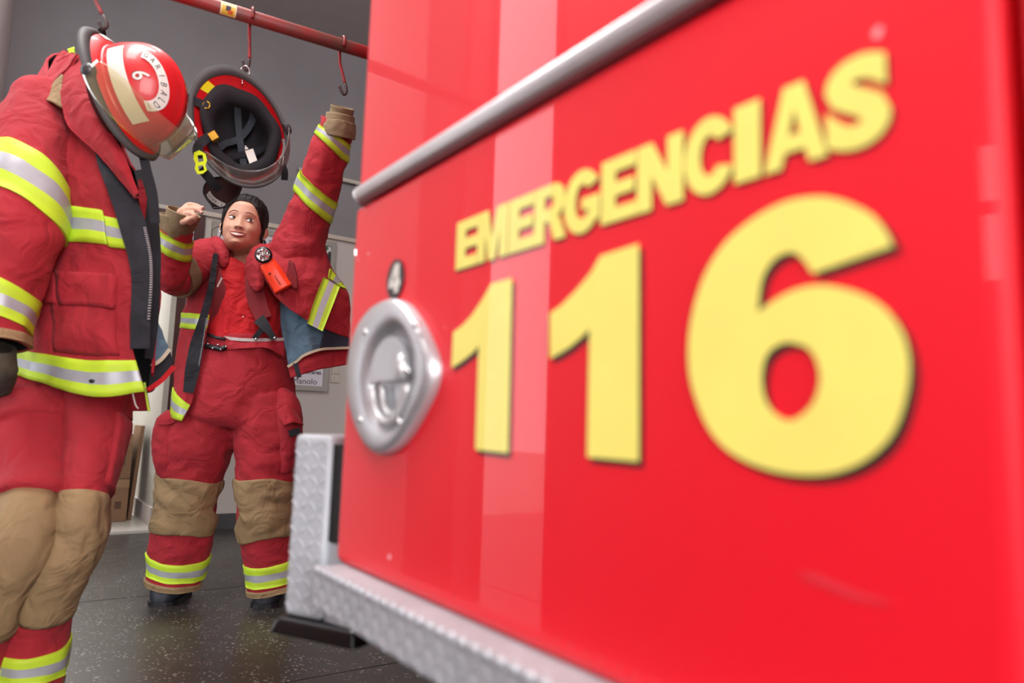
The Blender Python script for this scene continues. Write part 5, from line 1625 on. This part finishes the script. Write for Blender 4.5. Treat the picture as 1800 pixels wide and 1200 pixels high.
# crest
cx, cz = wallp(571, 448)
for k, (dx, dz, rx_, rz_, mt_) in enumerate(((-.01, .05, .03, .022, mat('crest_green', (70, 96, 56), .6)), (-.012, -.0, .024, .045, mat('crest_pale', (176, 180, 150), .6)), (.03, -.02, .018, .05, mat('crest_dark', (46, 40, 42), .6)), (-.045, -.01, .014, .045, MATS['crest_green']))):
    v = []; 
    for q in range(20):
        a = 2*math.pi*q/20; v.append(wt(cx+dx+rx_*math.cos(a), DW-.0132-.0006*k, cz+dz+rz_*math.sin(a)))
    mesh('crest', v, [tuple(range(20))], mt_, nb, False)
sw = thing('light_switch', wt(1.985, DW-.02, 1.0), 'pale double light switch plate beside the notice board', 'switch')
for k in range(2):
    bevel(MB().box(wt(1.955, DW-.010, 1.015+.064*k), W*.062, T*.010, Z*.060).build('switch_plate', plate_m, sw), .002)
    MB().box(wt(1.975, DW-.015, 1.03+.064*k), W*.022, T*.006, Z*.03).build('rocker', plate_m, sw)
cd = thing('conduit', wt(2.2, DW-.055, 2.53), 'pale conduit pipe on the grey upper wall beside the truck', 'pipe')
MB().tube([wt(1.6, DW-.04, 2.55), wt(4.0, DW-.04, 2.55)], .016, 12).build('pipe', plate_m, cd, True)
for k in (1.8, 2.6, 3.4): MB().box(wt(k, DW-.058, 2.53), W*.02, T*.05, Z*.04).build('pipe_clip', alu, cd)


def carton(label, a, b_, z, sx, sy, sz):
    c = thing('cardboard_box', wt(a, b_, z), label, 'box', None)
    bevel(MB().box(wt(a-sx/2, b_-sy/2, z), W*sx, T*sy, Z*sz).build('carton', cardboard, c), .004)
    dk = mat('carton_print', (92, 66, 50), .8)
    MB().box(wt(a-sx/2, b_-sy/2-.001, z+sz*.80), W*sx, T*.001, Z*.05).build('packing_tape', mat('packing_tape', (156, 122, 92), .35), c)
    MB().box(wt(a-.03, b_-sy/2-.002, z+sz*.62), W*.05, T*.001, Z*.05).build('printed_mark', dk, c)
    MB().box(wt(a+sx*.28, b_-sy/2-.002, z+sz*.3), W*.04, T*.001, Z*.05).build('printed_mark', dk, c)
ba, bb_ = .57, DW+.62
carton('lower brown cardboard box on the hallway floor behind the hanging gear', ba, bb_, .015, .36, .34, .285)
carton('upper brown cardboard box topmost of the hallway pair', ba, bb_, .302, .36, .34, .30)
pb = thing('brown_board', wt(.79, bb_, .015), 'narrow brown board leaning upright beside the hallway cardboard boxes', 'board')
bevel(MB().hexa([wt(.765, bb_-.1, .015), wt(.79, bb_-.1, .015), wt(.79, bb_+.22, .015), wt(.765, bb_+.22, .015), wt(.80, bb_-.1, .66), wt(.825, bb_-.1, .66), wt(.825, bb_+.22, .66), wt(.80, bb_+.22, .66)]).build('plank', cardboard, pb), .003)
pp = thing('steel_pole', wt(.62, DW+1.4, .014), 'thin grey steel pole standing in the hallway behind the boxes', 'pole')
MB().tube([wt(.62, DW+1.4, .014), wt(.62, DW+1.4, 1.6)], .02, 12).build('pole', grey_frame, pp, True)
MB().tube([wt(.62, DW+1.4, .014), wt(.62, DW+1.4, .03)], .06, 16).build('pole_base', grey_frame, pp, True)
